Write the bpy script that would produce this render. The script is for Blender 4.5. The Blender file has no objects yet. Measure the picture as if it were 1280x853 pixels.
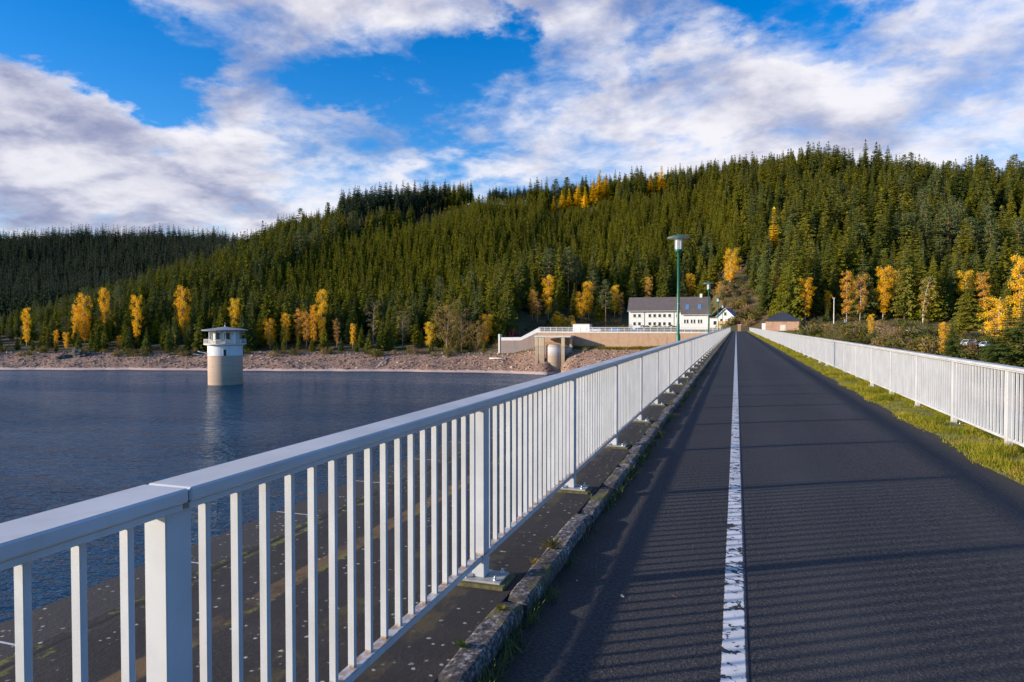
import bpy, math, random
import numpy as np
from mathutils import Vector, Matrix, Euler

# ------------------------------------------------------------------ camera, sky, sun, exposure
sc = bpy.context.scene
COL = sc.collection
R_ = math.radians
F, CX, VPX, HOR = 853.0, 640.0, 920.0, 407.0
YAW = math.atan((VPX - CX) / F)
HCAM = 1.7
cam_d = bpy.data.cameras.new('camera')
cam = bpy.data.objects.new('camera', cam_d)
COL.objects.link(cam)
cam_d.sensor_width = 36.0
cam_d.lens = 24.0
cam_d.clip_start = 0.05
cam_d.clip_end = 20000
cam.location = (0, 0, HCAM)
cam.rotation_euler = (R_(90) - math.atan((426.5 - HOR) / F), 0, YAW)
sc.camera = cam
sc.view_settings.view_transform = 'Standard'
sc.view_settings.look = 'None'
sc.view_settings.exposure = 0.50
sc.view_settings.gamma = 1.0
sc.view_settings.use_curve_mapping = False
sc.cycles.max_bounces = 6
sc.cycles.diffuse_bounces = 3
sc.cycles.glossy_bounces = 3
sc.cycles.transmission_bounces = 4

SUN_EL = 14.6
SH = Vector((0.855, 0.518, 0)).normalized()          # the way shadows fall on the ground
SUN_STRENGTH, SKY_STRENGTH = 5.0, 0.13
to_sun = Vector((-SH.x * math.cos(R_(SUN_EL)), -SH.y * math.cos(R_(SUN_EL)), math.sin(R_(SUN_EL))))
sun_d = bpy.data.lights.new('sun', 'SUN')
sun_d.energy = SUN_STRENGTH
sun_d.angle = R_(1.3)
sun_d.color = (1.0, 0.87, 0.70)
sun = bpy.data.objects.new('sun', sun_d)
COL.objects.link(sun)
sun.rotation_euler = to_sun.to_track_quat('Z', 'Y').to_euler()
sun.location = (-60, -40, 60)

AX = Vector((-math.sin(YAW), math.cos(YAW), 0))
RX = Vector((math.cos(YAW), math.sin(YAW), 0))


def view_dir(u, y):
    v = AX + RX * ((u - CX) / F) + Vector((0, 0, (HOR - y) / F))
    return v.normalized()


def at(u, d):
    """ground plan point seen in photo column u at depth d"""
    p = AX * d + RX * (d * (u - CX) / F)
    return p.x, p.y


def to_img(x, y, z):
    d = x * AX.x + y * AX.y
    r = x * RX.x + y * RX.y
    return CX + F * r / d, HOR - F * (z - HCAM) / d, d


def make_world():
    w = bpy.data.worlds.new('World')
    sc.world = w
    w.use_nodes = True
    nt = w.node_tree
    nt.nodes.clear()
    N = nt.nodes.new
    L = nt.links.new

    def math_(op, a, b=None, c=None, clamp=False):
        n = N('ShaderNodeMath')
        n.operation = op
        n.use_clamp = clamp
        for i, v in enumerate((a, b, c)):
            if v is None:
                continue
            if isinstance(v, (int, float)):
                n.inputs[i].default_value = v
            else:
                L(v, n.inputs[i])
        return n.outputs[0]

    def maprange(v, a, b, c=0.0, d=1.0, smooth=True):
        n = N('ShaderNodeMapRange')
        n.interpolation_type = 'SMOOTHSTEP' if smooth else 'LINEAR'
        L(v, n.inputs[0])
        for i, x in enumerate((a, b, c, d)):
            n.inputs[i + 1].default_value = x
        return n.outputs[0]

    def mixc(f, a, b):
        n = N('ShaderNodeMix')
        n.data_type = 'RGBA'
        if isinstance(f, (int, float)):
            n.inputs[0].default_value = f
        else:
            L(f, n.inputs[0])
        for i, v in ((6, a), (7, b)):
            if isinstance(v, tuple):
                n.inputs[i].default_value = (*v, 1)
            else:
                L(v, n.inputs[i])
        return n.outputs[2]

    sky = N('ShaderNodeTexSky')
    sky.sky_type = 'NISHITA'
    sky.sun_disc = False
    sky.sun_elevation = R_(SUN_EL)
    sky.sun_rotation = math.atan2(to_sun.x, to_sun.y)
    sky.altitude = 500
    sky.air_density = 1.0
    sky.dust_density = 0.3
    sky.ozone_density = 2.5
    hs = N('ShaderNodeHueSaturation')
    hs.inputs['Hue'].default_value = 0.512
    hs.inputs['Saturation'].default_value = 1.45
    hs.inputs['Value'].default_value = 1.25
    L(sky.outputs[0], hs.inputs['Color'])
    tc = N('ShaderNodeTexCoord')
    sep = N('ShaderNodeSeparateXYZ')
    L(tc.outputs['Generated'], sep.inputs[0])
    zc = math_('ADD', math_('MAXIMUM', sep.outputs[2], 0.0), 0.24)
    px = math_('DIVIDE', sep.outputs[0], zc)
    py = math_('DIVIDE', sep.outputs[1], zc)
    comb = N('ShaderNodeCombineXYZ')
    L(px, comb.inputs[0])
    L(py, comb.inputs[1])

    def noise(vec, scale, detail, rough, off=(0, 0, 0), dist=0.0):
        m = N('ShaderNodeMapping')
        m.inputs['Location'].default_value = off
        L(vec, m.inputs[0])
        n = N('ShaderNodeTexNoise')
        n.inputs['Scale'].default_value = scale
        n.inputs['Detail'].default_value = detail
        n.inputs['Roughness'].default_value = rough
        n.inputs['Distortion'].default_value = dist
        L(m.outputs[0], n.inputs['Vector'])
        return n.outputs[0]

    P = comb.outputs[0]
    OFF = (3.1, 1.7, 0.4)
    d0 = noise(P, 1.25, 9, 0.56, OFF, 0.25)
    sx, sy = to_sun.x * 0.16, to_sun.y * 0.16
    zu = math_('ADD', zc, 0.045)
    cu = N('ShaderNodeCombineXYZ')
    L(math_('DIVIDE', sep.outputs[0], zu), cu.inputs[0])
    L(math_('DIVIDE', sep.outputs[1], zu), cu.inputs[1])
    d1 = noise(cu.outputs[0], 1.25, 6, 0.56, OFF, 0.25)
    f1 = noise(cu.outputs[0], 4.5, 7, 0.6, (7.7, 2.2, 0.1), 0.3)
    fine = noise(P, 4.5, 7, 0.6, (7.7, 2.2, 0.1), 0.3)

    wn = N('ShaderNodeTexNoise')
    wn.inputs['Scale'].default_value = 2.2
    wn.inputs['Detail'].default_value = 7
    wn.inputs['Roughness'].default_value = 0.6
    L(P, wn.inputs['Vector'])
    wv1 = N('ShaderNodeVectorMath')
    wv1.operation = 'SUBTRACT'
    L(wn.outputs[1], wv1.inputs[0])
    wv1.inputs[1].default_value = (0.5, 0.5, 0.5)
    wv2 = N('ShaderNodeVectorMath')
    wv2.operation = 'MULTIPLY_ADD'
    L(wv1.outputs[0], wv2.inputs[0])
    wv2.inputs[1].default_value = (0.42, 0.42, 0.28)
    L(tc.outputs['Generated'], wv2.inputs[2])
    WARP = wv2.outputs[0]

    def blob(u, y, r, soft=1.0, sq=1.0):
        c = view_dir(u, y)
        n = N('ShaderNodeVectorMath')
        n.operation = 'SUBTRACT'
        L(WARP, n.inputs[0])
        n.inputs[1].default_value = c
        # stretch: measure across and up separately
        dr = N('ShaderNodeVectorMath')
        dr.operation = 'DOT_PRODUCT'
        L(n.outputs[0], dr.inputs[0])
        side = Vector((0, 0, 1)).cross(c).normalized()
        dr.inputs[1].default_value = side
        up = c.cross(side)
        du = N('ShaderNodeVectorMath')
        du.operation = 'DOT_PRODUCT'
        L(n.outputs[0], du.inputs[0])
        du.inputs[1].default_value = up
        a = math_('MULTIPLY', dr.outputs[1], 1.0 / r)
        b = math_('MULTIPLY', du.outputs[1], sq / r)
        q = math_('SQRT', math_('ADD', math_('MULTIPLY', a, a), math_('MULTIPLY', b, b)))
        return maprange(q, 0.25, 1.0, 1.0, 0.0)

    holes = None
    for (u, y, r, s, k) in ((165, 55, .20, 2.2, .36), (30, 20, .18, 2.4, .24), (480, 60, .10, 2.0, .10), (330, 20, .08, 2.0, .10), (100, 40, .12, 1.8, .16), (235, 85, .08, 1.8, .16), (440, 130, .13, 1.9, .26), (610, 80, .12, 1.6, .25), (540, 160, .14, 2.4, .24),
                            (640, 60, .06, 1.5, .14), (800, 55, .07, 1.8, .14), (1020, 6, .2, 4.5, .20), (700, 130, .06, 1.6, .10), (880, 172, .07, 2.4, .16), (1000, 60, .08, 3.5, .10), (1080, 110, .07, 4, .08), (960, 130, .05, 3, .08),
                            (340, 195, .06, 3, .08), (1180, 45, .10, 3.0, .10), (590, 222, .12, 6, .10), (200, 190, .05, 2.5, .08)):
        b = math_('MULTIPLY', blob(u, y, r, sq=s), k)
        holes = b if holes is None else math_('ADD', holes, b)
    adds = None
    for (u, y, r, s, k) in ((240, 165, .24, 1.8, .18), (520, 10, .26, 2.6, .20), (840, 120, .2, 1.6, .18), (1150, 130, .34, 1.8, .18), (100, 240, .34, 2.4, .22),
                            (720, 30, .14, 2, .14), (560, 195, .2, 4, .12), (340, 110, .12, 2.0, .10), (20, 125, .14, 1.8, .12)):
        b = math_('MULTIPLY', blob(u, y, r, sq=s), k)
        adds = b if adds is None else math_('ADD', adds, b)
    wisp = noise(P, 11.0, 6, 0.62, (1.1, 4.2, 0.3), 0.6)
    dens = math_('ADD', math_('ADD', d0, math_('MULTIPLY', math_('SUBTRACT', fine, 0.5), 0.60)), math_('SUBTRACT', adds, holes))
    dens = math_('ADD', dens, math_('MULTIPLY', math_('SUBTRACT', wisp, 0.5), 0.22))
    fwd = N('ShaderNodeVectorMath')
    fwd.operation = 'DOT_PRODUCT'
    L(tc.outputs['Generated'], fwd.inputs[0])
    fwd.inputs[1].default_value = AX
    dens = math_('SUBTRACT', dens, maprange(fwd.outputs[1], 0.45, -0.35, 0.0, 0.30))
    cov = maprange(dens, 0.30, 0.74)
    thick = maprange(dens, 0.50, 0.90)
    lit = maprange(math_('ADD', math_('SUBTRACT', d0, d1), math_('MULTIPLY', math_('SUBTRACT', fine, f1), 0.45)), -0.16, 0.16)
    body = noise(P, 2.6, 6, 0.55, (5.3, 9.2, 0.7), 0.4)
    low = maprange(sep.outputs[2], 0.10, 0.30, 1.0, 0.0)
    shade = math_('ADD', math_('MULTIPLY', thick, 0.45), math_('MULTIPLY', math_('SUBTRACT', body, 0.5), 1.9))
    shade = math_('SUBTRACT', shade, math_('MULTIPLY', math_('SUBTRACT', lit, 0.5), 1.5))
    shade = math_('ADD', shade, math_('MULTIPLY', math_('SUBTRACT', fine, 0.5), 0.6))
    shade = math_('SUBTRACT', shade, math_('MULTIPLY', low, 0.12))
    shade = math_('ADD', shade, math_('MULTIPLY', blob(120, 190, 0.5, sq=2.2), 0.22))
    shade = math_('ADD', shade, math_('MULTIPLY', blob(700, 40, 0.3, sq=2.2), 0.18))
    shade = maprange(math_('ADD', shade, 0.40), 0.0, 1.75, smooth=False)
    k = 1.0 / SKY_STRENGTH
    bright = (0.67 * k, 0.655 * k, 0.69 * k)
    grey = (0.15 * k, 0.175 * k, 0.32 * k)
    cc = mixc(shade, bright, grey)
    out = mixc(math_('MULTIPLY', cov, 0.97), hs.outputs[0], cc)
    bg = N('ShaderNodeBackground')
    bg.inputs[1].default_value = SKY_STRENGTH
    L(out, bg.inputs[0])
    o = N('ShaderNodeOutputWorld')
    L(bg.outputs[0], o.inputs[0])


make_world()
rnd = random.Random(7)
nrs = np.random.RandomState(11)


# ------------------------------------------------------------------ small helpers
def tag(o, label=None, cat=None, group=None, kind=None):
    if label:
        o['label'] = label
    if cat:
        o['category'] = cat
    if group:
        o['group'] = group
    if kind:
        o['kind'] = kind
    return o


def thing(name, label, cat, loc=(0, 0, 0), rz=0.0, group=None):
    o = bpy.data.objects.new(name, None)
    COL.objects.link(o)
    o.empty_display_size = 0.3
    o.location = loc
    o.rotation_euler = (0, 0, rz)
    return tag(o, label, cat, group)


def link_mesh(name, me, parent=None, loc=(0, 0, 0), rz=0.0, scale=None):
    o = bpy.data.objects.new(name, me)
    COL.objects.link(o)
    if parent is not None:
        o.parent = parent
    o.location = loc
    o.rotation_euler = (0, 0, rz)
    if scale is not None:
        o.scale = scale
    return o


def copy_tree(o, parent=None):
    c = o.copy()
    COL.objects.link(c)
    if parent is not None:
        c.parent = parent
    for ch in list(o.children):
        copy_tree(ch, c)
    return c


class MB:
    def __init__(self):
        self.v = []
        self.f = []
        self.mi = []
        self.sm = []

    def add(self, verts, faces, mi=0, smooth=False):
        b = len(self.v)
        self.v.extend(tuple(p) for p in verts)
        for f in faces:
            self.f.append(tuple(i + b for i in f))
            self.mi.append(mi)
            self.sm.append(smooth)
        return self

    def box(self, x0, x1, y0, y1, z0, z1, mi=0, bev=0.0, M=None):
        if bev <= 0:
            v = [(x0, y0, z0), (x1, y0, z0), (x1, y1, z0), (x0, y1, z0), (x0, y0, z1), (x1, y0, z1), (x1, y1, z1), (x0, y1, z1)]
            f = [(0, 3, 2, 1), (4, 5, 6, 7), (0, 1, 5, 4), (1, 2, 6, 5), (2, 3, 7, 6), (3, 0, 4, 7)]
        else:
            b = bev
            v = []
            for sx, X in ((1, x0), (-1, x1)):
                for sy, Y in ((1, y0), (-1, y1)):
                    for sz, Z in ((1, z0), (-1, z1)):
                        v += [(X, Y + sy * b, Z + sz * b), (X + sx * b, Y, Z + sz * b), (X + sx * b, Y + sy * b, Z)]
            def I(ix, iy, iz, k):
                return ((ix * 2 + iy) * 2 + iz) * 3 + k
            f = []
            for ix in (0, 1):
                q = [I(ix, 0, 0, 0), I(ix, 1, 0, 0), I(ix, 1, 1, 0), I(ix, 0, 1, 0)]
                f.append(q if ix else q[::-1])
            for iy in (0, 1):
                q = [I(0, iy, 0, 1), I(0, iy, 1, 1), I(1, iy, 1, 1), I(1, iy, 0, 1)]
                f.append(q if iy else q[::-1])
            for iz in (0, 1):
                q = [I(0, 0, iz, 2), I(1, 0, iz, 2), I(1, 1, iz, 2), I(0, 1, iz, 2)]
                f.append(q if iz else q[::-1])
            for ix in (0, 1):
                for iy in (0, 1):
                    q = [I(ix, iy, 0, 0), I(ix, iy, 0, 1), I(ix, iy, 1, 1), I(ix, iy, 1, 0)]
                    f.append(q)
            for ix in (0, 1):
                for iz in (0, 1):
                    f.append([I(ix, 0, iz, 0), I(ix, 0, iz, 2), I(ix, 1, iz, 2), I(ix, 1, iz, 0)])
            for iy in (0, 1):
                for iz in (0, 1):
                    f.append([I(0, iy, iz, 1), I(0, iy, iz, 2), I(1, iy, iz, 2), I(1, iy, iz, 1)])
            for ix in (0, 1):
                for iy in (0, 1):
                    for iz in (0, 1):
                        f.append([I(ix, iy, iz, 0), I(ix, iy, iz, 1), I(ix, iy, iz, 2)])
        if M is not None:
            v = [tuple(M @ Vector(p)) for p in v]
        return self.add(v, f, mi)

    def lathe(self, prof, n=24, cx=0, cy=0, mi=0, smooth=True, caps=True):
        v = []
        for (r, z) in prof:
            for i in range(n):
                a = 2 * math.pi * i / n
                v.append((cx + r * math.cos(a), cy + r * math.sin(a), z))
        f = []
        for k in range(len(prof) - 1):
            for i in range(n):
                j = (i + 1) % n
                f.append((k * n + i, k * n + j, (k + 1) * n + j, (k + 1) * n + i))
        self.add(v, f, mi, smooth)
        if caps:
            self.add(v[:n][::-1], [tuple(range(n))], mi)
            self.add(v[-n:], [tuple(range(n))], mi)
        return self

    def tube(self, pts, rads, n=6, mi=0):
        v = []
        m = len(pts)
        for k in range(m):
            p = Vector(pts[k])
            d = (Vector(pts[min(k + 1, m - 1)]) - Vector(pts[max(k - 1, 0)]))
            if d.length < 1e-9:
                d = Vector((0, 0, 1))
            d.normalize()
            s = d.cross(Vector((0, 0, 1)))
            if s.length < 1e-3:
                s = d.cross(Vector((1, 0, 0)))
            s.normalize()
            t = d.cross(s)
            for i in range(n):
                a = 2 * math.pi * i / n
                v.append(tuple(p + (s * math.cos(a) + t * math.sin(a)) * rads[k]))
        f = []
        for k in range(m - 1):
            for i in range(n):
                j = (i + 1) % n
                f.append((k * n + i, k * n + j, (k + 1) * n + j, (k + 1) * n + i))
        f.append(tuple(range(n))[::-1])
        f.append(tuple(range((m - 1) * n, m * n)))
        return self.add(v, f, mi, True)

    def prism(self, poly, y0, y1, mi=0):
        """polygon in x,z pushed along y"""
        n = len(poly)
        v = [(x, y0, z) for x, z in poly] + [(x, y1, z) for x, z in poly]
        f = [tuple(range(n)), tuple(range(n, 2 * n))[::-1]]
        for i in range(n):
            j = (i + 1) % n
            f.append((i, i + n, j + n, j))
        return self.add(v, f, mi)

    def mesh(self, name, mats):
        me = bpy.data.meshes.new(name)
        me.from_pydata(self.v, [], self.f)
        if not isinstance(mats, (list, tuple)):
            mats = [mats]
        for m in mats:
            me.materials.append(m)
        me.polygons.foreach_set('material_index', self.mi)
        me.polygons.foreach_set('use_smooth', self.sm)
        me.update()
        return me

    def build(self, name, mats, parent=None, loc=(0, 0, 0), rz=0.0):
        return link_mesh(name, self.mesh(name, mats), parent, loc, rz)


# ------------------------------------------------------------------ materials
MATS = {}


class NT:
    def __init__(self, name):
        self.m = bpy.data.materials.new(name)
        self.m.use_nodes = True
        self.t = self.m.node_tree
        self.b = self.t.nodes['Principled BSDF']
        MATS[name] = self.m

    def N(self, t):
        return self.t.nodes.new(t)

    def L(self, a, b):
        self.t.links.new(a, b)

    def coords(self, which='Object'):
        if which == 'World':
            return self.N('ShaderNodeNewGeometry').outputs['Position']
        return self.N('ShaderNodeTexCoord').outputs[which]

    def noise(self, vec, scale, detail=4, rough=0.55, dist=0.0, stretch=None):
        if stretch:
            mp = self.N('ShaderNodeMapping')
            mp.inputs['Scale'].default_value = stretch
            self.L(vec, mp.inputs[0])
            vec = mp.outputs[0]
        n = self.N('ShaderNodeTexNoise')
        n.inputs['Scale'].default_value = scale
        n.inputs['Detail'].default_value = detail
        n.inputs['Roughness'].default_value = rough
        n.inputs['Distortion'].default_value = dist
        self.L(vec, n.inputs['Vector'])
        return n.outputs[0]

    def ramp(self, fac, stops, interp='LINEAR'):
        r = self.N('ShaderNodeValToRGB')
        r.color_ramp.interpolation = interp
        e = r.color_ramp.elements
        while len(e) < len(stops):
            e.new(0.5)
        for i, (p, c) in enumerate(stops):
            e[i].position = p
            e[i].color = (*c, 1) if len(c) == 3 else c
        self.L(fac, r.inputs[0])
        return r.outputs[0]

    def val(self, fac, a, b, c=0.0, d=1.0, smooth=True):
        n = self.N('ShaderNodeMapRange')
        n.interpolation_type = 'SMOOTHSTEP' if smooth else 'LINEAR'
        self.L(fac, n.inputs[0])
        for i, x in enumerate((a, b, c, d)):
            n.inputs[i + 1].default_value = x
        return n.outputs[0]

    def math(self, op, a, b=None):
        n = self.N('ShaderNodeMath')
        n.operation = op
        for i, v in enumerate((a, b)):
            if v is None:
                continue
            if isinstance(v, (int, float)):
                n.inputs[i].default_value = v
            else:
                self.L(v, n.inputs[i])
        return n.outputs[0]

    def mix(self, f, a, b, mode='MIX'):
        n = self.N('ShaderNodeMix')
        n.data_type = 'RGBA'
        n.blend_type = mode
        if isinstance(f, (int, float)):
            n.inputs[0].default_value = f
        else:
            self.L(f, n.inputs[0])
        for i, v in ((6, a), (7, b)):
            if isinstance(v, tuple):
                n.inputs[i].default_value = (*v, 1)
            else:
                self.L(v, n.inputs[i])
        return n.outputs[2]

    def bump(self, h, strength=0.3, dist=0.02):
        b = self.N('ShaderNodeBump')
        b.inputs['Strength'].default_value = strength
        b.inputs['Distance'].default_value = dist
        self.L(h, b.inputs['Height'])
        self.L(b.outputs[0], self.b.inputs['Normal'])
        return b

    def base(self, c):
        if isinstance(c, tuple):
            self.b.inputs['Base Color'].default_value = (*c, 1)
        else:
            self.L(c, self.b.inputs['Base Color'])
        return self

    def rough(self, v):
        if isinstance(v, (int, float)):
            self.b.inputs['Roughness'].default_value = v
        else:
            self.L(v, self.b.inputs['Roughness'])
        return self

    def xyz(self, vec):
        s = self.N('ShaderNodeSeparateXYZ')
        self.L(vec, s.inputs[0])
        return s.outputs


def simple(name, col, rough=0.6, var=0.15, scale=3.0, bump=0.0, metallic=0.0, world=False, spec=None):
    n = NT(name)
    co = n.coords('World' if world else 'Object')
    f = n.noise(co, scale, 6, 0.6)
    lo = tuple(c * (1 - var) for c in col)
    hi = tuple(min(1, c * (1 + var)) for c in col)
    n.base(n.ramp(f, [(0.3, lo), (0.7, hi)])).rough(rough)
    n.b.inputs['Metallic'].default_value = metallic
    if spec is not None:
        n.b.inputs['Specular IOR Level'].default_value = spec
    if bump:
        n.bump(n.noise(co, scale * 8, 5, 0.6), bump, 0.01)
    return n.m


def white_metal():
    n = NT('white_railing_paint')
    co = n.coords('World')
    f = n.noise(co, 2.5, 6, 0.65)
    g = n.noise(co, 60, 3, 0.6)
    c = n.ramp(f, [(0.3, (0.46, 0.46, 0.47)), (0.65, (0.57, 0.57, 0.58))])
    spot = n.val(g, 0.70, 0.78)
    c = n.mix(n.math('MULTIPLY', spot, 0.6), c, (0.26, 0.22, 0.15))
    st = n.noise(co, 9, 4, 0.6, stretch=(1, 1, 0.12))
    c = n.mix(n.val(st, 0.54, 0.78, 0, 0.45), c, (0.36, 0.35, 0.30))
    zw = n.xyz(co)[2]
    ring = n.math('MULTIPLY', n.val(n.math('ABSOLUTE', n.math('SUBTRACT', zw, 0.262)), 0.004, 0.014, 1.0, 0.0), n.val(n.noise(co, 20, 3, 0.6), 0.40, 0.60, 0.1, 0.8))
    ring = n.math('MULTIPLY', ring, n.math('LESS_THAN', n.xyz(co)[0], 0.0))
    c = n.mix(ring, c, (0.28, 0.15, 0.07))
    n.base(c)
    n.rough(n.val(f, 0.3, 0.7, 0.3, 0.45))
    n.bump(g, 0.03, 0.002)
    return n.m


def asphalt():
    n = NT('asphalt')
    co = n.coords('World')
    big = n.noise(co, 0.35, 5, 0.6)
    streak = n.noise(co, 1.0, 5, 0.6, stretch=(2.2, 0.12, 1))
    agg = n.N('ShaderNodeTexVoronoi')
    agg.inputs['Scale'].default_value = 95
    n.L(co, agg.inputs['Vector'])
    grain = n.noise(co, 48, 5, 0.75)
    fine = n.noise(co, 16, 4, 0.7)
    c = n.ramp(grain, [(0.36, (0.011, 0.0105, 0.012)), (0.5, (0.036, 0.034, 0.036)), (0.64, (0.105, 0.099, 0.102))])
    c = n.mix(n.val(big, 0.35, 0.7, 0.0, 0.40), c, (0.058, 0.055, 0.060))
    c = n.mix(n.val(streak, 0.45, 0.75, 0.0, 0.35), c, (0.062, 0.059, 0.063))
    c = n.mix(n.val(fine, 0.55, 0.75, 0.0, 0.45), c, (0.018, 0.018, 0.022))
    stone = n.math('MULTIPLY', n.val(agg.outputs['Distance'], 0.0, 0.22, 1.0, 0.0), n.val(n.xyz(agg.outputs['Color'])[0], 0.88, 0.93))
    c = n.mix(n.math('MULTIPLY', stone, 0.45), c, (0.17, 0.165, 0.16))
    x = n.xyz(co)[0]
    for x0 in (0.55, 2.0):
        wt = n.val(n.math('ABSOLUTE', n.math('SUBTRACT', x, x0)), 0.05, 0.42, 1.0, 0.0)
        c = n.mix(n.math('MULTIPLY', wt, n.val(big, 0.3, 0.7, 0.10, 0.35)), c, (0.075, 0.071, 0.072))
    # darker towards the kerb; dirt and old leaf stain along the verge
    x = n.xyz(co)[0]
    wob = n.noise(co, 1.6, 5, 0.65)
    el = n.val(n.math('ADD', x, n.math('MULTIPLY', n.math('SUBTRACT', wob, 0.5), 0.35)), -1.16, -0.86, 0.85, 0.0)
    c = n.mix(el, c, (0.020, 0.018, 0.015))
    er = n.val(n.math('ADD', x, n.math('MULTIPLY', n.math('SUBTRACT', wob, 0.5), 0.5)), 2.62, 2.92, 0.0, 0.7)
    c = n.mix(er, c, (0.050, 0.042, 0.034))
    n.base(c).rough(0.86)
    n.b.inputs['Specular IOR Level'].default_value = 0.3
    n.bump(n.math('ADD', n.math('MULTIPLY', agg.outputs['Distance'], 0.6), grain), 0.9, 0.009)
    return n.m


def line_paint():
    n = NT('white_road_paint')
    co = n.coords('World')
    x, y, z = n.xyz(co)
    w = n.noise(co, 5, 5, 0.6)
    # cross cracks: wavy lines across the strip
    ph = n.math('ADD', n.math('MULTIPLY', y, 3.1), n.math('MULTIPLY', n.math('SUBTRACT', w, 0.5), 2.6))
    fr = n.math('ABSOLUTE', n.math('SUBTRACT', n.math('FRACT', ph), 0.5))
    wide = n.noise(co, 9, 4, 0.6)
    crack = n.math('LESS_THAN', fr, n.val(wide, 0.38, 0.66, 0.02, 0.17))
    keep = n.val(n.noise(co, 0.8, 2, 0.5), 0.26, 0.38)
    chip = n.val(n.noise(co, 14, 6, 0.7, 0.4), 0.585, 0.61)
    edge = n.val(n.math('ADD', n.math('ABSOLUTE', x), n.math('MULTIPLY', n.noise(co, 40, 4, 0.7), 0.018)), 0.064, 0.070)
    far = n.val(y, 6.0, 26.0, 1.0, 0.3)
    worn = n.math('MAXIMUM', n.math('MULTIPLY', n.math('MAXIMUM', n.math('MULTIPLY', crack, keep), chip), far), edge)
    dirt = n.noise(co, 3, 6, 0.65)
    paint = n.ramp(dirt, [(0.3, (0.52, 0.51, 0.50)), (0.6, (0.72, 0.71, 0.70))])
    n.base(n.mix(worn, paint, (0.03, 0.03, 0.034))).rough(0.75)
    n.bump(n.math('SUBTRACT', 1.0, worn), 0.5, 0.003)
    return n.m


def crest_concrete():
    n = NT('dark_crest_paving')
    co = n.coords('World')
    x, y, z = n.xyz(co)
    a = n.noise(co, 2.2, 6, 0.65)
    g = n.noise(co, 40, 4, 0.7)
    c = n.ramp(a, [(0.3, (0.010, 0.008, 0.008)), (0.55, (0.022, 0.017, 0.016)), (0.75, (0.042, 0.033, 0.030))])
    c = n.mix(n.val(g, 0.45, 0.7, 0, 0.5), c, (0.040, 0.032, 0.029))
    # brown strip and mossy grooves run along the dam
    wob = n.math('MULTIPLY', n.math('SUBTRACT', n.noise(co, 3, 5, 0.7), 0.5), 0.10)
    xx = n.math('ADD', x, wob)

    def band(c0, w):
        return n.val(n.math('ABSOLUTE', n.math('SUBTRACT', xx, c0)), w * 0.7, w, 1.0, 0.0)
    moss_n = n.noise(co, 7, 5, 0.7)
    brown = n.math('MULTIPLY', band(-2.66, 0.085), n.val(n.noise(co, 1.3, 5, 0.7), 0.36, 0.56))
    c = n.mix(brown, c, (0.15, 0.085, 0.032))
    for x0 in (-2.05, -1.62):
        c = n.mix(n.math('MULTIPLY', band(x0, 0.10), n.val(n.noise(co, 1.9, 5, 0.7), 0.46, 0.6, 0, 0.7)), c, (0.085, 0.062, 0.022))
    for x0 in (-2.60, -3.33, -3.22):
        m = n.math('MULTIPLY', band(x0, 0.030), n.val(moss_n, 0.47, 0.62))
        c = n.mix(m, c, (0.15, 0.14, 0.018))
    dk = n.math('LESS_THAN', n.math('ABSOLUTE', n.math('SUBTRACT', x, -3.275)), 0.018)
    c = n.mix(dk, c, (0.006, 0.006, 0.006))
    # outer cap stones are paler; joints between them painted pale as if catching light
    cap = n.math('LESS_THAN', x, -3.36)
    c = n.mix(n.math('MULTIPLY', cap, 0.5), c, (0.065, 0.056, 0.054))
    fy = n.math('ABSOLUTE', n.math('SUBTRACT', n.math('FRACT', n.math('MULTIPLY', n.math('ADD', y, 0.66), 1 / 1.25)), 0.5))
    lit_joint = n.math('MULTIPLY', n.math('LESS_THAN', fy, 0.006), n.math('LESS_THAN', x, -3.36))
    c = n.mix(lit_joint, c, (0.55, 0.54, 0.52))
    # white lichen specks
    v = n.N('ShaderNodeTexVoronoi')
    v.inputs['Scale'].default_value = 21
    v.inputs['Randomness'].default_value = 1
    n.L(n.mix(0.12, co, n.N('ShaderNodeTexNoise').outputs[1]), v.inputs['Vector'])
    lk = n.math('MULTIPLY', n.val(n.math('ADD', v.outputs['Distance'], n.math('MULTIPLY', n.math('SUBTRACT', n.noise(co, 55, 4, 0.7), 0.5), 0.55)), 0.10, 0.24, 1, 0), n.val(n.xyz(v.outputs['Color'])[1], 0.48, 0.60))
    lk = n.math('MULTIPLY', lk, n.val(n.noise(co, 2.3, 4, 0.7), 0.40, 0.58))
    c = n.mix(lk, c, (0.42, 0.44, 0.36))
    n.base(c).rough(0.9)
    n.bump(n.math('ADD', g, n.math('MULTIPLY', a, 0.5)), 0.5, 0.008)
    return n.m


def kerb_stone():
    n = NT('lichened_kerb_stone')
    co = n.coords('World')
    a = n.noise(co, 30, 8, 0.72)
    b = n.noise(co, 3, 5, 0.65)
    c = n.ramp(a, [(0.38, (0.030, 0.024, 0.023)), (0.50, (0.085, 0.07, 0.068)), (0.57, (0.28, 0.26, 0.255)), (0.70, (0.60, 0.58, 0.58))])
    c = n.mix(n.val(b, 0.42, 0.62, 0.0, 0.8), c, (0.045, 0.037, 0.035))
    m = n.noise(co, 3.1, 5, 0.7)
    z = n.xyz(co)[2]
    moss = n.math('MULTIPLY', n.val(m, 0.54, 0.64), n.val(z, 0.04, 0.1))
    c = n.mix(moss, c, (0.13, 0.12, 0.015))
    n.base(c).rough(0.92)
    n.bump(a, 0.7, 0.012)
    return n.m


WA = Vector((-3.4, 207.5, 0))
WB = Vector((*at(676, 222), 0))


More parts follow.
